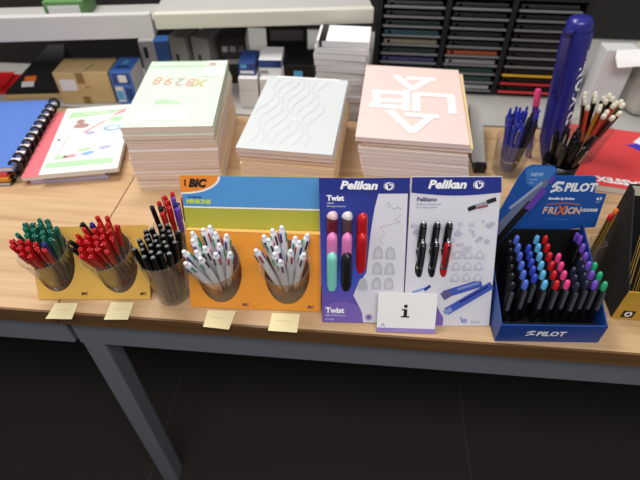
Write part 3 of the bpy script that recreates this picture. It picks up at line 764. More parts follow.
# sticky price slips at the table edge ---------------------------------------
slip = mat('pale_yellow_paper', '#efe3b4', .7, .03)
for (pts, lab) in [([(-.4324, .0182), (-.3955, .0216), (-.3896, -.0121), (-.4309, -.0146)], 'pale yellow paper slip over the table edge, leftmost, under the green and red pen cup'),
                   ([(-.3429, .0281), (-.3056, .0305), (-.3021, -.0044), (-.3396, -.0077)], 'pale yellow paper slip below the red pen cup of the tan display'),
                   ([(-.182, .0258), (-.137, .0278), (-.14, -.0092), (-.1813, -.0072)], 'pale yellow paper slip under the left cup of the orange display'),
                   ([(-.0791, .0288), (-.0345, .0308), (-.0349, -.0056), (-.0798, -.0058)], 'pale yellow paper slip under the right cup of the orange display')]:
    o = thing('paper_slip', lab, 'paper slip', (pts[0][0], pts[0][1], TOP), 0, 'yellow paper slips')
    b = MB(); P0 = [Vector((p[0]-pts[0][0], p[1]-pts[0][1])) for p in pts]
    vs = []; fs = []; N = 8
    for i in range(N+1):
        s = i/N; l = P0[0].lerp(P0[3], s); r = P0[1].lerp(P0[2], s)
        zz = .0008+(.0030*max(0, s-.65)**1.0 if lab.find('leftmost') < 0 else .004*max(0, s-.5))
        vs += [(l.x, l.y, zz), (r.x, r.y, zz), (l.x, l.y, zz+.0003), (r.x, r.y, zz+.0003)]
        if i: 
            a = 4*(i-1); c_ = 4*i; fs += [(a+2, c_+2, c_+3, a+3), (a, a+1, c_+1, c_), (a, c_, c_+2, a+2), (a+1, a+3, c_+3, c_+1)]
    b.add(vs, fs, slip); b.stroke([(P0[0].lerp(P0[3], .4).x+.008, P0[0].lerp(P0[3], .4).y), (P0[1].lerp(P0[2], .42).x-.012, P0[1].lerp(P0[2], .42).y)], .0007, prints[2], I4, .0013)
    b.build('slip_sheet', o)

# ------------------------------------------------------------------ blue panels with slotted pens
def emblem(b, M, x, y, r, z):
    b.ell(x, y, r, r*.88, ink_white, M, z, 24); 
    b.ring(x, y, r*.78, r*.9, navy, M, z+.0003, 24)
    b.poly([(x-r*.05, y-r*.62), (x+r*.45, y-r*.2), (x+r*.45, y+r*.2), (x+r*.05, y+r*.05), (x-.1*r, y+r*.6), (x-r*.35, y+r*.4), (x-r*.2, y-r*.1)], navy, M, z+.0004)
    b.stroke([(x+r*.1, y+r*.5), (x+r*.4, y+r*.45)], r*.2, navy, M, z+.0005)
greycard = mat('pale_grey_card', '#dad8e2', .45, .03); egg = mat('grey_egg_print', '#bcbac4', .45, .05); egg2 = mat('grey_egg_inner_print', '#cbc9d2', .45, .05)
bluegrad = band_mat('blue_violet_print', [(0, '#6b51a8'), (.18, '#6450ac'), (.30, '#3a4fb8'), (.6, '#2b3f9e'), (1, '#232a84')], axis=2, lo=0, hi=.205)
cardedge = mat('tan_board_edge', '#cdb184', .7, .04)
purp = mat('purple_print', '#7a5fb4', .45)

def slot_pens(root, Mf, spec):
    W_ = Matrix.Translation(root.location) @ Matrix.Rotation(root.rotation_euler.z, 4, 'Z') @ Mf
    for key, u, vtop, lab, grp in spec:
        L = .1140
        ang_ = R(18)
        d = Vector((0, math.cos(ang_), math.sin(ang_)))
        top = Vector((u, vtop-.002, .0145))
        foot = top-d*L
        t = place(key, W_ @ foot, W_.to_3x3() @ d, lab, grp, 0)
        # turn so that the clip side looks out of the panel
        zax = (W_.to_3x3() @ d).normalized(); yax = -(W_.to_3x3() @ Vector((0, -math.sin(ang_), math.cos(ang_)))).normalized(); xax = yax.cross(zax)
        if key[:2] == 'fo': t.scale = (.84, .84, 1)
        t.rotation_euler = Matrix((xax, yax, zax)).transposed().to_euler()

# first panel
t1 = 63; Mf = frame(t1)
PW, PH = .125, .229
pa = thing('pen_display_stand', 'tall blue pen display panel with eight chunky pens in slots', 'display', (.0020, .0181, TOP), R(3.5), 'tall pen display panels')
cols_u = (.0130, .0345, .0565)
slots = []
for cu_ in cols_u:
    for vv in (.134, .104, .0735):
        slots.append([(cu_+.0080*math.cos(a), vv+.0140*math.sin(a)) for a in [2*math.pi*i/14 for i in range(14)]])
slots = slots[:8]
b = MB()
outl = [(0, 0.001), (PW, .001), (PW-.003, PH+.001), (-.008, PH-.002)]
b.plate(outl, slots, .0022, bluegrad, Mf, cardedge)
curve = [(.078, .206), (.071, .185), (.065, .155), (.062, .13)]
card = [(.120, .207), (.078, .206), (.0735, .185), (.0700, .155), (.068, .13), (.0665, .10), (.0655, .085), (.052, .062), (.047, .047), (.054, .034), (.0615, .018), (.0635, .002), (.1245, .002)]
b.poly(card[::-1], greycard, Mf, .0004)
b.rect(-.0072, .2075, .1215, .228, navy, Mf, .0005)
b.text('Pelikan', .0162, ink_white, Mf, .0225, .2175, .0012, shear=.22, bold=.0007, sx=1.16)
emblem(b, Mf, .0925, .2175, .0076, .0012)
b.text('Twist', .0108, ink_white, Mf, .004, .1985, .0008, bold=.0005); b.text('colors', .0042, ink_white, Mf, .004, .1915, .0008); b.text('fun meets function', .0036, ink_white, Mf, .004, .1868, .0008)
b.poly([(.001, .002), (.0635, .002), (.0615, .018), (.054, .030), (.035, .037), (.018, .035), (.001, .028)], purp, Mf, .0007)
b.text('Twist', .0125, ink_white, Mf, .005, .0215, .0012, bold=.0006); b.text('Roller & fountain pen', .0036, ink_white, Mf, .005, .0135, .0012); b.text('M / P457', .0036, ink_white, Mf, .005, .006, .0012)
pm = mat('pencil_grey_print', '#8f8a94', .5)
b.stroke([(.088, .190), (.094, .193), (.097, .188), (.092, .187)], .0006, pm, Mf, .0008); b.stroke([(.098, .186), (.103, .184), (.106, .187), (.112, .184)], .0006, pm, Mf, .0008)
b.stroke([(.112, .175), (.103, .168), (.112, .165), (.096, .160), (.083, .157), (.090, .148), (.082, .138), (.088, .130)], .0005, mat('rose_line_print', '#c08f94', .5), Mf, .0008)
for vv in (.117, .092, .068):
    for uu in (.0815, .1000):
        b.poly([(uu-.0075, vv-.010), (uu+.0075, vv-.010), (uu+.0075, vv), (uu+.0045, vv+.008), (uu, vv+.0105), (uu-.0045, vv+.008), (uu-.0075, vv)], egg, Mf, .0007); b.ell(uu, vv-.002, .0045, .0065, egg2, Mf, .0009)
uu, vv = .0605, .066
b.poly([(uu-.0075, vv-.010), (uu+.0075, vv-.010), (uu+.0075, vv), (uu+.0045, vv+.008), (uu, vv+.0105), (uu-.0045, vv+.008), (uu-.0075, vv)], egg, Mf, .0007)
b.ell(.072, .011, .0065, .0065, egg, Mf, .0007); b.ell(.072, .011, .004, .004, purp, Mf, .0009)
b.build('front_board', pa)
side_cheeks(pa, PW-.004, PH-.006, t1, cardedge)
PROTO['tw_maroon'] = mk_twist('chunky_twist_pen', maroon, None, mat('frosted_pink_end', '#d9b6bd', .25)); PROTO['tw_dark'] = mk_twist('chunky_twist_pen', mat('plum_plastic', '#3a2029', .25), mat('grey_plum_plastic', '#5a4248', .25), mat('frosted_grey_end', '#cfc6c9', .25))
PROTO['tw_red'] = mk_twist('chunky_twist_pen', red); PROTO['tw_pink'] = mk_twist('chunky_twist_pen', pink); PROTO['tw_teal'] = mk_twist('chunky_twist_pen', teal); PROTO['tw_black'] = mk_twist('chunky_twist_pen', black, mat('charcoal_plastic', '#1d1a1f', .3))
GP = 'chunky pens in the blue panel'
slot_pens(pa, Mf, [('tw_maroon', cols_u[0], .183, 'maroon chunky pen with frosted end, top left of the blue panel', GP), ('tw_dark', cols_u[1], .183, 'dark plum chunky pen with frosted end, top middle of the blue panel', GP), ('tw_red', cols_u[2], .183, 'red chunky pen at the top right of the blue panel slots', GP),
    ('tw_pink', cols_u[0]+.0005, .153, 'pink chunky pen in the left column, above the mint pen', GP), ('tw_pink', cols_u[1]+.0005, .153, 'pink chunky pen in the middle column, above the black pen', GP), ('tw_red', cols_u[2]+.0005, .153, 'lower red chunky pen in the right column of the blue panel', GP),
    ('tw_teal', cols_u[0]+.001, .123, 'mint green chunky pen at the lower left of the blue panel', GP), ('tw_black', cols_u[1]+.001, .123, 'black chunky pen at the bottom of the middle column', GP)])

# second panel
Mf = frame(63); PW, PH = .1335, .2345
pb = thing('pen_display_stand', 'tall pale grey pen display panel with navy header and six slim pens', 'display', (.1275, .0212, TOP), R(5.2), 'tall pen display panels')
cols_u = (.0190, .0385, .0560)
slots = []
for cu_ in cols_u:
    for vv in (.126, .0965): slots.append([(cu_+.0060*math.cos(a), vv+.014*math.sin(a)) for a in [2*math.pi*i/14 for i in range(14)]])
b = MB()
b.plate([(0, .001), (PW, .001), (PW-.0045, PH), (.0005, PH)], slots, .0022, greycard, Mf, cardedge)
arc = [(.0015, PH-.001), (.0015, .2115)]+[(.0015+(.1285)*i/12, .2115-.0045*math.sin(math.pi*i/12)) for i in range(1, 13)]+[(PW-.0055, PH-.001)]
b.poly(arc, navy, Mf, .0005)
b.text('Pelikan', .0165, ink_white, Mf, .0245, .2228, .0012, shear=.22, bold=.0007, sx=1.16)
emblem(b, Mf, .0965, .2228, .0078, .0012)
vi = mat('violet_grey_print', '#5d5784', .5); vi2 = mat('lilac_grey_print', '#9a98b8', .5)
b.text('Pelikano', .0085, vi, Mf, .010, .2015, .0008, bold=.0003); b.text('Roller & fountain pen', .0042, vi2, Mf, .010, .1945, .0008); b.text('for young writers', .0042, vi2, Mf, .010, .1900, .0008)
# printed picture of a pen
b.stroke([(.088, .189), (.121, .200)], .0055, mat('silver_print', '#9796a6', .5), Mf, .0007); b.stroke([(.086, .187), (.094, .190)], .006, ink_black, Mf, .0009); b.stroke([(.112, .198), (.122, .2015)], .006, ink_black, Mf, .0009); b.stroke([(.098, .189), (.112, .192)], .003, mat('rust_print', '#9a4a48', .5), Mf, .0009)
rnd = random.Random(3)
ring_m = mat('pale_violet_print', '#c4c3d3', .5, .05); ring_n = mat('mid_violet_print', '#b6b5c9', .5, .05)
for i in range(46):
    uu = rnd.uniform(.004, .126); vv = rnd.uniform(.118, .170)
    if .012 < uu < .064 and vv > .125 and rnd.random() < .6: continue
    rr = rnd.uniform(.0022, .0048)
    if uu+rr > .128: continue
    b.ell(uu, vv, rr, rr*.9, ring_m if i % 2 else ring_n, Mf, .0005+.00002*i, 12)
for vv in (.1, .118, .082):
    for uu in (.074, .091, .108):
        b.poly([(uu-.0065, vv-.006), (uu+.0065, vv-.006), (uu+.0065, vv), (uu, vv+.008), (uu-.0065, vv)], ring_m, Mf, .0018); b.ell(uu, vv, .003, .0035, greycard, Mf, .0020)
bp = mat('bright_blue_print', '#3f56b4', .45); bpl = mat('light_blue_print', '#7d93cf', .45)
b.stroke([(.062, .055), (.112, .072)], .0125, bp, Mf, .0008); b.stroke([(.060, .052), (.066, .056)], .013, vi, Mf, .001); b.stroke([(.080, .063), (.110, .073)], .004, bpl, Mf, .0012)
b.stroke([(.068, .028), (.128, .068)], .0125, bp, Mf, .0016); b.stroke([(.064, .0255), (.071, .0295)], .008, bpl, Mf, .002); b.stroke([(.085, .042), (.124, .0675)], .0035, navy, Mf, .002)
b.poly([(.046, .002), (.061, .002), (.0615, .015), (.056, .024), (.051, .034), (.046, .036)], purp, Mf, .0008)
b.stroke([(.012, .058), (.034, .066)], .003, bpl, Mf, .0008); b.stroke([(.030, .062), (.037, .068)], .0045, navy, Mf, .001)
b.stroke([(.088, .016), (.091, .008), (.097, .012)], .0022, bpl, Mf, .001); b.ring(.0945, .010, .0025, .0038, bpl, Mf, .001, 12); b.text('Pelikan', .0050, bpl, Mf, .104, .008, .001, shear=.2)
b.build('front_board', pb)
side_cheeks(pb, PW-.004, PH-.006, 63, cardedge)
PROTO['fo_black'] = mk_fountain('slim_school_pen', black); PROTO['fo_red'] = mk_fountain('slim_school_pen', red)
GQ = 'slim pens in the pale grey panel'
slot_pens(pb, Mf, [('fo_black', cols_u[0], .1730, 'black slim pen with chrome end, upper left in the pale grey panel', GQ), ('fo_black', cols_u[1], .1730, 'black slim pen with chrome end, upper middle in the pale grey panel', GQ), ('fo_black', cols_u[2], .1730, 'black slim pen with chrome end, above the red pen', GQ),
    ('fo_black', cols_u[0]+.001, .1435, 'black slim pen, lower left in the pale grey panel', GQ), ('fo_black', cols_u[1]+.0005, .1435, 'black slim pen beside the red one, lower middle of the panel', GQ), ('fo_red', cols_u[2]+.0005, .1440, 'red slim pen with chrome clip in the pale grey panel', GQ)])

# white card with the letter i
ic = thing('letter_card', 'white card printed with a black letter i, leaning on the panels', 'card', (.0865, .0070, TOP), R(2.8))
Mi = frame(62)
b = MB(); b.box((0, .006, -.001), (.0885, .066, 0), white, Mi)
# serif letter
def serif_i(b, M, x, y, s, m):
    b.rect(x-.11*s, y-.36*s, x+.11*s, y+.17*s, m, M, .0005); b.rect(x-.28*s, y-.42*s, x+.28*s, y-.32*s, m, M, .0006); b.rect(x-.26*s, y+.10*s, x+.0*s, y+.19*s, m, M, .0007); b.ell(x, y+.40*s, .125*s, .125*s, m, M, .0006, 14)
serif_i(b, Mi, .0420, .036, .0225, ink_black)
b.stroke([(.006, .0105), (.009, .0155), (.012, .0105)], .001, purp, Mi, .0005)
b.build('card_face', ic)
b = MB(); b.box((-.0005, 0.0012, -.0012), (.0890, .0085, .0004), mat('lavender_card', '#9d86c8', .5), Mi); b.text('- - - - -', .006, ink_white, Mi, .03, .0048, .0008); b.build('foot_strip', ic)
b = MB(); b.add([(.002, .030, .0), (.090, .030, .0), (.090, .0295, .055), (.002, .0295, .055)], [(0, 1, 2, 3)], white); b.build('rear_strut', ic)

# ------------------------------------------------------------------ big blue counter box
pblue = mat('counter_box_blue', '#173f8a', .4, .05); pblue_d = mat('counter_box_dark_blue', '#102a63', .45, .05)
hblue = mat('header_blue', '#1d55a8', .38, .04); hblue2 = mat('header_light_blue', '#3d7ac6', .38, .04)
px = thing('counter_display_box', 'blue counter box of erasable pens with tall printed header', 'display', (.2645, .0065, TOP), R(4))
BW, BD, WH = .155, .158, .040
b = MB(); b.box((0, 0, 0), (BW, .0025, WH), pblue)
b.text('PILOT', .0150, ink_white, F @ T(0, 0, .0), .0565, .021, .0008, bold=.0006, sx=1.05, shear=.08)
for (pts) in ([(.042, .024), (.047, .0275), (.0535, .027)], [(.042, .017), (.048, .0195), (.054, .0195)], [(.046, .0235), (.050, .0225)]): b.stroke(pts, .0026, ink_white, F, .0008)
b.build('front_wall', px)
b = MB(); b.box((0, .0026, 0), (BW, BD, .003), matblack); b.build('floor_tray', px)
for x in (0, BW-.002):
    b = MB(); pts = [(.0026, 0.0031), (BD, .0031), (BD, .10), (.03, .052), (.0026, WH)]
    vs = [(x, y, z_) for y, z_ in pts]+[(x+.002, y, z_) for y, z_ in pts]; n = 5
    b.add(vs, [tuple(range(n)), tuple(range(2*n-1, n-1, -1))]+[(i, n+i, n+(i+1) % n, (i+1) % n) for i in range(n)], pblue); b.build('side_wall', px)
b = MB(); b.box((0, BD+.0002, 0), (BW, BD+.0022, .085), matblack); b.build('back_wall', px)
# stepped pen rest with round holes is hidden by pens: dark inner tier
b = MB(); b.box((.0022, .012, .0032), (BW-.0022, .0132, .030), matblack); b.build('pen_rest', px)
# header
MH = T(-.004, BD+.004, .066) @ frame(84) @ Matrix.Diagonal((1.04, 1.15, 1, 1))
b = MB()
hd = [(.012, 0), (.181, .016), (.177, .064), (.161, .066), (.159, .070), (.1485, .0955), (.145, .098), (.060, .100), (.040, .06)]
hd = [(.030, .002), (.178, .018), (.1735, .073), (.158, .074), (.1555, .0755), (.149, .098), (.144, .1005), (.070, .0995), (.03, .06)]
b.prism(hd, -.0018, 0, hblue, MH)
b.text('PILOT', .0175, ink_white, MH, .1085, .0830, .0008, bold=.0009, sx=.98)
for pts in ([(.090, .084), (.095, .0905), (.104, .090)], [(.090, .0765), (.098, .0800), (.105, .0795)], [(.095, .0845), (.101, .0822), (.101, .0775)]): b.stroke(pts, .0042, ink_white, MH, .0008)
b.text('Erasable by friction', .0050, ink_white, MH, .090, .0655, .0008, bold=.0003)
fx = mat('peach_print', '#e3b9a4', .5)
lx = [('F', 0, fx), ('R', .0085, fx), ('I', .0180, fx), ('X', .0218, orange), ('I', .0345, fx), ('O', .0380, fx), ('N', .0480, fx)]
for ch, dx, m in lx: b.text(ch, .0155 if ch != 'X' else .021, m, MH, .0875+dx*.98, .0455, .0008, bold=.0006, sx=.92)
b.text('CLICKER', .0062, ink_white, MH, .1455, .0470, .0008, shear=.3, bold=.0003)
b.text('4.5', .0068, ink_white, MH, .161, .066, .0008, bold=.0003); b.text('mm', .0035, ink_white, MH, .162, .0605, .0008)
b.stroke([(.090, .056), (.120, .0585), (.140, .056)], .0014, orange, MH, .0007); b.text('Write. Erase. Rewrite.', .0044, hblue2, MH, .092, .031, .0008, bold=.0002)
b.build('header_board', px)
# die-cut pen picture at the left of the header
MP = T(0, BD-.006, .060) @ frame(84)
b = MB()
cut = [(.004, .0), (.030, .0), (.052, .042), (.082, .100), (.086, .122), (.083, .139), (.078, .144), (.045, .146), (.036, .140), (.030, .125), (.018, .075), (.008, .035)]
b.prism(cut, -.0015, 0, hblue, MP)
b.poly([(.036, .138), (.047, .145), (.077, .143), (.082, .137), (.070, .105), (.045, .112)], hblue2, MP, .0004)
b.poly([(.006, .002), (.028, .002), (.060, .075), (.078, .118), (.070, .124), (.060, .112), (.045, .085), (.020, .045)], mat('grey_pen_print', '#6d7896', .4), MP, .0006)
b.poly([(.018, .002), (.030, .002), (.062, .072), (.056, .085), (.036, .045)], ink_black, MP, .0009)
b.poly([(.052, .070), (.062, .066), (.078, .102), (.070, .110)], violet, MP, .0011); b.stroke([(.030, .070), (.066, .116)], .005, mat('silver_blue_print', '#9fb0d2', .4), MP, .0012)
b.poly([(.074, .118), (.080, .114), (.084, .124), (.080, .131)], violet, MP, .0011)
b.text('NEW', .008, mat('pale_blue_print', '#b9d3f2', .5), MP, .046, .130, .0009, bold=.0002); b.text('erases', .005, _M['pale_blue_print'], MP, .046, .122, .0009); b.text('ink', .005, _M['pale_blue_print'], MP, .048, .116, .0009)
b.build('die_cut_picture', px)

# pens in the counter box
for kx, m in (('fr_black', black), ('fr_blue', blue2), ('fr_dblue', blue), ('fr_lblue', lblue), ('fr_red', red), ('fr_pink', magenta), ('fr_ink', mat('blue_black_plastic', '#1c2238', .3)), ('fr_violet', violet), ('fr_green', green2)):
    PROTO[kx] = mk_frix('erasable_pen', m)
colsF = [('fr_black', 'black', .0330, .0140, .126, .039, 6), ('fr_blue', 'blue', .047, .034, .137, .043, 6), ('fr_dblue', 'deep blue', .060, .051, .117, .055, 5), ('fr_lblue', 'light blue', .079, .062, .138, .043, 6), ('fr_red', 'red', .0925, .079, .138, .043, 6), ('fr_pink', 'pink', .100, .0945, .098, .044, 4),
         ('fr_ink', 'blue-black', .113, .107, .070, .040, 3), ('fr_ink', 'blue-black', .131, .122, .090, .044, 4), ('fr_violet', 'violet', .148, .1345, .139, .044, 6), ('fr_green', 'green', .150, .1475, .080, .042, 3)]
MW = Matrix.Translation(px.location) @ Matrix.Rotation(px.rotation_euler.z, 4, 'Z')
nthf = ['front', 'second from the front', 'third from the front', 'third from the back', 'second from the back', 'back']
seen_ink = 0
for key, nm, xb, xf, yb, yf, n in colsF:
    side = ''
    if key == 'fr_ink':
        side = ' beside the pink ones' if seen_ink == 0 else ' beside the violet ones'; seen_ink += 1
    for i in range(n):
        s = i/(n-1)
        tip = Vector((xb+(xf-xb)*(1-s), yb+(yf-yb)*(1-s), .0865-.000*(1-s)))
        tip.x = min(max(tip.x, .008), BW-.007)
        d = Vector((.05, .23, 1)).normalized()
        ft = tip-d*.0898
        ft.z = max(ft.z, .0042)
        wh = ['frontmost', 'second from the front', 'third from the front', 'fourth from the front', 'fifth from the front', 'rearmost'][i if i < n-1 else 5]
        pn = place(key, MW @ ft, MW.to_3x3() @ d, f'{nm}-tipped erasable pen, {wh}{side} in the blue box', 'erasable pens in the blue counter box', face=True)
# one extra violet pen at the back right
d = Vector((.02, .2, 1)).normalized(); place('fr_violet', MW @ (Vector((.1475, .137, .088))-d*.0898+Vector((0, .012, 0))), MW.to_3x3() @ d, 'violet-tipped erasable pen alone in the back right corner of the counter box', 'erasable pens in the blue counter box', face=True)

# ------------------------------------------------------------------ yellow and black pencil box, right edge
yl = mat('box_yellow', '#bf9430', .45, .05)
yb_ = thing('pencil_counter_box', 'yellow and black counter box of black pencils at the right edge', 'display', (.4555, .066, TOP), R(-2))
b = MB(); b.box((0, 0, 0), (.16, .002, .064), yl); b.rect(.010, .006, .028, .022, ink_black, F, .0006); b.ell(.019, .0145, .0055, .006, ink_white, F, .0009, 14); b.poly([(.0155, .012), (.0225, .012), (.019, .0195)], ink_black, F, .0012)
b.build('front_wall', yb_)
b = MB(); b.box((0, .0021, 0), (.16, .13, .003), matblack); b.build('floor_tray', yb_)
b = MB(); pts = [(.0021, .0031), (.13, .0031), (.13, .165), (.115, .165), (.03, .085), (.0021, .064)]
n = len(pts); x = .0
b.add([(x, y, z_) for y, z_ in pts]+[(x+.002, y, z_) for y, z_ in pts], [tuple(range(n)), tuple(range(2*n-1, n-1, -1))]+[(i, n+i, n+(i+1) % n, (i+1) % n) for i in range(n)], matblack); b.build('side_wall', yb_)
b = MB(); b.box((.0, .1305, 0), (.16, .1325, .165), matblack); b.box((.002, .1300, .145), (.158, .1304, .163), mat('cream_card', '#d8d0bd', .6)); b.build('back_wall', yb_)
def mk_goldpencil(name, endm):
    t = thing(name, '', 'pencil')
    b = MB(); b.lathe([(.0005, 0), (.0036, .011), (.0036, .125)], black, n=6, smooth=False)
    for a_ in range(6):
        Q = Matrix.Rotation(R(60*a_), 4, 'Z'); b.box((.0033, -.0005, .014), (.0038, .0005, .118), mat('gold_line', '#b58f3a', .35), Q)
    b.build('shaft', t)
    b = MB(); b.lathe([(.0037, .119), (.0037, .1262), (.0030, .1275)], endm, n=8); b.build('end_band', t)
    return t
PROTO['gp_gold'] = mk_goldpencil('gold_striped_pencil', mat('gold_band', '#b8902f', .35)); PROTO['gp_red'] = mk_goldpencil('gold_striped_pencil', red); PROTO['gp_or'] = mk_goldpencil('gold_striped_pencil', orange)
WB = Matrix.Translation(yb_.location) @ Matrix.Rotation(yb_.rotation_euler.z, 4, 'Z')
lab_p = ['nearest the left side', 'second from the left side', 'third from the left side', 'fourth from the left side', 'fifth from the left side', 'sixth from the left side', 'seventh from the left side']
for i in range(7):
    d = Vector((.06, .50, .9)).normalized()
    place('gp_gold', WB @ Vector((.014+.0145*i, .012+.0015*(i % 2), .004)), WB.to_3x3() @ d, f'black and gold pencil in the yellow counter box, {lab_p[i]}', 'pencils in the yellow counter box', .3*i)
# two coloured-end pencils in a slim clear tube between the boxes
tb = thing('pencil_tube', 'slim clear tube with two gold-striped pencils between blue and yellow boxes', 'cup', (.4400, .165, TOP)); cup_mesh(.011, .0125, .07).build('tube_body', tb)
place('gp_red', (.4360, .163, TOP+.0045), (-.02, -.02, 1), 'gold-striped pencil with red end in the slim clear tube', 'pencils in the slim tube')
place('gp_or', (.4440, .169, TOP+.0045), (.02, .05, 1), 'gold-striped pencil with orange end in the slim clear tube', 'pencils in the slim tube')

# ------------------------------------------------------------------ back right: cups, giant pen, red folder
def wf(label, loc, rz, sz):
    pass
redf = mat('coral_red_cover', '#e5484a', .4, .03)
rf = thing('red_display_book', 'coral red folder with upside-down white lettering lying on the table at right', 'folder', (.496, .405, TOP+.001), R(-10))
b = MB(); b.box((0, 0, .0), (.30, .235, .014), pages('folder_page_edges', '#c9c0bc', '#ded7d2', 500)); b.build('pages', rf)
b = MB(); b.box((-.001, -.001, .0142), (.301, .236, .0155), redf)
MR = T(0, 0, .0155)
RX = MR @ T(.092, .020, 0) @ Matrix.Rotation(R(180), 4, 'Z')
b.text("CLASS'EX", .025, ink_white, RX, 0, 0, .0006, align='CENTER', bold=.0012, sx=1.05)
b.poly([(.118, .17), (.16, .14), (.30, .10), (.30, .19), (.2, .205)], mat('violet_blue_print2', '#3f38c0', .45), MR, .0005)
b.poly([(.135, .185), (.17, .165), (.30, .15), (.30, .235), (.17, .235)], ink_white, MR, .0008)
b.build('cover', rf)
# blue click pens in a clear cup
cC = free_cup((.3635, .452, TOP), .030, .038, .080, 'clear plastic cup of blue click pens right of the pink notebooks')
PROTO['cl_blue'] = mk_click('click_pen', mat('royal_blue_plastic', '#2b35a0', .28, .08)); PROTO['cl_dark'] = mk_click('click_pen', mat('blue_black_pen', '#1b1c2c', .28, .08))
fill(*cC, ['cl_blue', 'cl_blue', 'cl_dark', 'cl_blue', 'cl_blue', 'cl_dark', 'cl_blue', 'cl_blue', 'cl_blue', 'cl_blue', 'cl_dark', 'cl_blue', 'cl_blue', 'cl_blue', 'cl_dark', 'cl_blue'], .0118, lambda i, k_, x, y: 'royal blue click pen in the clear cup beside the pink notebooks' if k_ == 'cl_blue' else 'blue-black click pen among the royal blue ones in the clear cup', 'click pens in the clear cup', fan=1.25, jitter=.005, bias=(-.04, -.05), conv=.6, scale=1.0)
# black cup with black pens and one purple pen
bc = thing('pen_pot', 'black pot of dark pens in front of the giant blue pen', 'cup', (.4465, .405, TOP))
b = MB(); b.lathe([(.028, 0), (.030, .002), (.034, .065), (.0325, .065), (.0285, .004), (0, .004)], black, n=24, caps=False); b.lathe([(0, 0), (.028, 0)], black, n=24, caps=False); b.build('pot_body', bc)
PROTO['bk'] = mk_click('click_pen', black)
fill(Vector((.4465, .405, TOP)), Vector((0, 0, 1)), .028, .033, .065, ['bk']*18, .0108, lambda i, k_, x, y: 'black click pen fanning out of the black pot', 'black click pens in the pot', bias=(.04, -.04), fan=1.6, conv=.5, jitter=.005, scale=.88)
# purple pen with a pink end, on its own behind
pv = thing('marker_pen', 'purple marker with a pink end standing left of the giant blue pen', 'pen', (.4230, .510, TOP), 0)
b = MB(); b.lathe([(.006, 0), (.0065, .002), (.0065, .125)], mat('deep_purple_plastic', '#5a2f86', .3), n=12); b.build('barrel', pv)
b = MB(); b.lathe([(.0068, .1252), (.0070, .127), (.0068, .155), (.005, .160)], mat('hot_pink_plastic', '#e0487a', .3), n=12); b.build('cap', pv)
pv.rotation_euler = (R(-2), R(-9), 0)
# giant pen
gm = mat('giant_pen_blue', '#25267e', .3, .05); gmd = mat('giant_pen_dark_blue', '#1c1c66', .3)
gp = thing('giant_pen', 'giant blue display pen with white lettering standing behind the pots', 'display pen', (.462, .500, TOP), 0)
b = MB(); b.lathe([(.010, 0), (.016, .02), (.0225, .05), (.0235, .06), (.0240, .27), (.0225, .285)], gm, n=20)
MG = Matrix.Rotation(R(20), 4, 'Z') @ T(0, -.0245, 0) @ Matrix(((0, -1, 0, 0), (0, 0, -1, 0), (1, 0, 0, 0), (0, 0, 0, 1)))
gbar = b
# lettering wraps the barrel: bend each flat letter onto the cylinder
lt = MB(); lt.text('FRIXION', .032, ink_white, I4, .10, 0, 0, bold=.0010); lt.text('PILOT', .012, ink_white, I4, .222, 0.0, 0, bold=.0004)
for pts in ([(.05, -.008), (.062, -.004), (.064, .006)], [(.05, .004), (.056, .010)], [(.06, -.012), (.07, .0)]): lt.stroke(pts, .004, ink_white, I4, 0)
RB = .0247
lt.v = [(RB*math.cos(R(-40)-vy/RB), RB*math.sin(R(-40)-vy/RB), vx) for vx, vy, vz in lt.v]
lt.v = [(x, y, z_) for x, y, z_ in lt.v]
gbar.v += []
o_ = len(gbar.v); kk = gbar.idx(ink_white); gbar.v += lt.v
for f_ in lt.f: gbar.f.append(tuple(i_+o_ for i_ in f_)); gbar.mi.append(kk); gbar.sm.append(False)
gbar.build('barrel', gp)
b = MB(); b.lathe([(.0205, .2852), (.0205, .298), (.017, .306), (.009, .309)], gm, n=20); b.build('push_button', gp)
b = MB(); Q = Matrix.Rotation(R(-135), 4, 'Z'); b.box((.027, -.007, .17), (.032, .007, .292), gmd, Q, c=.002); b.box((.020, -.007, .280), (.032, .007, .294), gmd, Q, c=.002); b.build('clip', gp)
gp.rotation_euler = (R(0), R(-7), 0); gp.scale = (1.12, 1.12, 1)
# multicoloured pencils in a clear cup
cD = free_cup((.5235, .497, TOP+.0168), .029, .041, .072, 'clear plastic cup of pencils with cream dipped ends, on the red folder')
for kx, m in (('pc_black', black), ('pc_red', mat('pencil_red', '#d2452c', .35)), ('pc_green', mat('pencil_green', '#24553a', .35)), ('pc_or', mat('pencil_orange', '#d98a2e', .35)), ('pc_blue', mat('pencil_blue', '#25347e', .35))):
    PROTO[kx] = mk_pencil('dipped_pencil', m)
seq = ['pc_black', 'pc_black', 'pc_red', 'pc_black', 'pc_green', 'pc_red', 'pc_black', 'pc_blue', 'pc_black', 'pc_red', 'pc_green', 'pc_black', 'pc_red', 'pc_or', 'pc_black', 'pc_black', 'pc_red', 'pc_or', 'pc_black', 'pc_red', 'pc_black']
nmc = {'pc_black': 'black', 'pc_red': 'red', 'pc_green': 'dark green', 'pc_or': 'orange', 'pc_blue': 'lone dark blue'}
fill(*cD, seq, .0108, lambda i, k_, x, y: f'{nmc[k_]} pencil with cream dipped end in the cup on the red folder', 'dipped pencils in the clear cup', bias=(-.03, -.06), fan=1.8, conv=.35, jitter=.003, scale=.93)
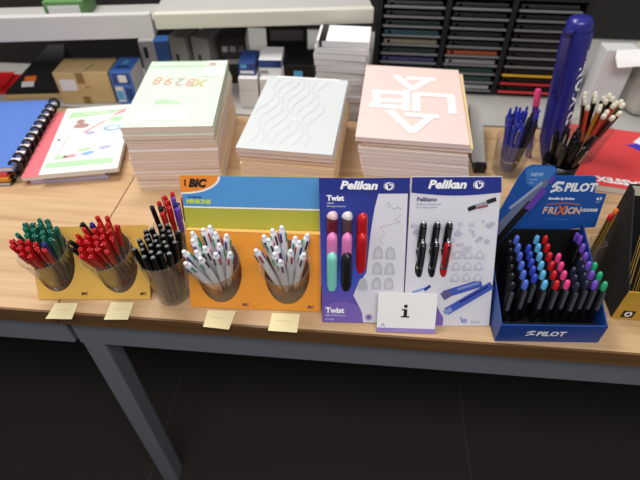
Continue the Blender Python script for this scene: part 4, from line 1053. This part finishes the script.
# grey holder beside the pink stack
gh = thing('grey_holder', 'pale grey upright card holder with black foot beside the pink notebooks', 'holder', (.292, .452, TOP), R(0))
b = MB(); b.add([(.0, .02, .008), (.045, .0, .008), (.05, .17, .065), (.008, .18, .065), (.0, .02, .004), (.045, .0, .004), (.052, .174, .008), (.008, .184, .008)], [(0,1,2,3),(7,6,5,4),(0,4,5,1),(1,5,6,2),(2,6,7,3),(3,7,4,0)], mat('pale_grey_holder', '#a09c98', .5)); b.build('slope', gh); gh.scale = (.6, 1, 1)
b = MB(); b.box((.002, .0, 0), (.042, .17, .0038), black); b.box((.0, -.016, 0), (.042, -.001, .022), black, c=.004); b.build('foot', gh)

for key, t in list(PROTO.items()):
    if key not in USED:
        for ch in list(t.children): bpy.data.objects.remove(ch)
        bpy.data.objects.remove(t)

# ------------------------------------------------------------------ light
def area(name, loc, size, energy, col, target):
    li = bpy.data.lights.new(name, 'AREA'); li.shape = 'RECTANGLE'; li.size, li.size_y = size; li.energy = energy; li.color = col
    o = bpy.data.objects.new(name, li); COL.objects.link(o); o.location = loc
    o.rotation_euler = (Vector(target)-Vector(loc)).to_track_quat('-Z', 'Y').to_euler()
    return o
area('ceiling_tube_left', (-.75, .75, 2.6), (1.4, .5), 36, (1, .965, .92), (-.35, .4, .75))
area('front_fill', (.1, -.9, 2.6), (1.6, .6), 27, (1, .97, .93), (0, .2, .75))  # added fill from the front, brightens stack sides and display boards
w = bpy.data.worlds.new('room_light'); scene.world = w; w.use_nodes = True
w.node_tree.nodes['Background'].inputs[0].default_value = (.95, .97, 1, 1); w.node_tree.nodes['Background'].inputs[1].default_value = .28

# ------------------------------------------------------------------ camera
cam = bpy.data.cameras.new('camera'); co = bpy.data.objects.new('camera', cam); COL.objects.link(co)
cam.sensor_fit = 'HORIZONTAL'; cam.sensor_width = 36; cam.lens = 485/640*36; cam.clip_start = .02
co.location = (.0382, -.43665, 1.37)
co.rotation_euler = (R(90-44), 0, R(5))
cam.dof.use_dof = True; cam.dof.focus_distance = .74; cam.dof.aperture_fstop = 3.2
scene.camera = co
scene.view_settings.view_transform = 'Standard'
scene.view_settings.look = 'None'
scene.view_settings.exposure = 0.0
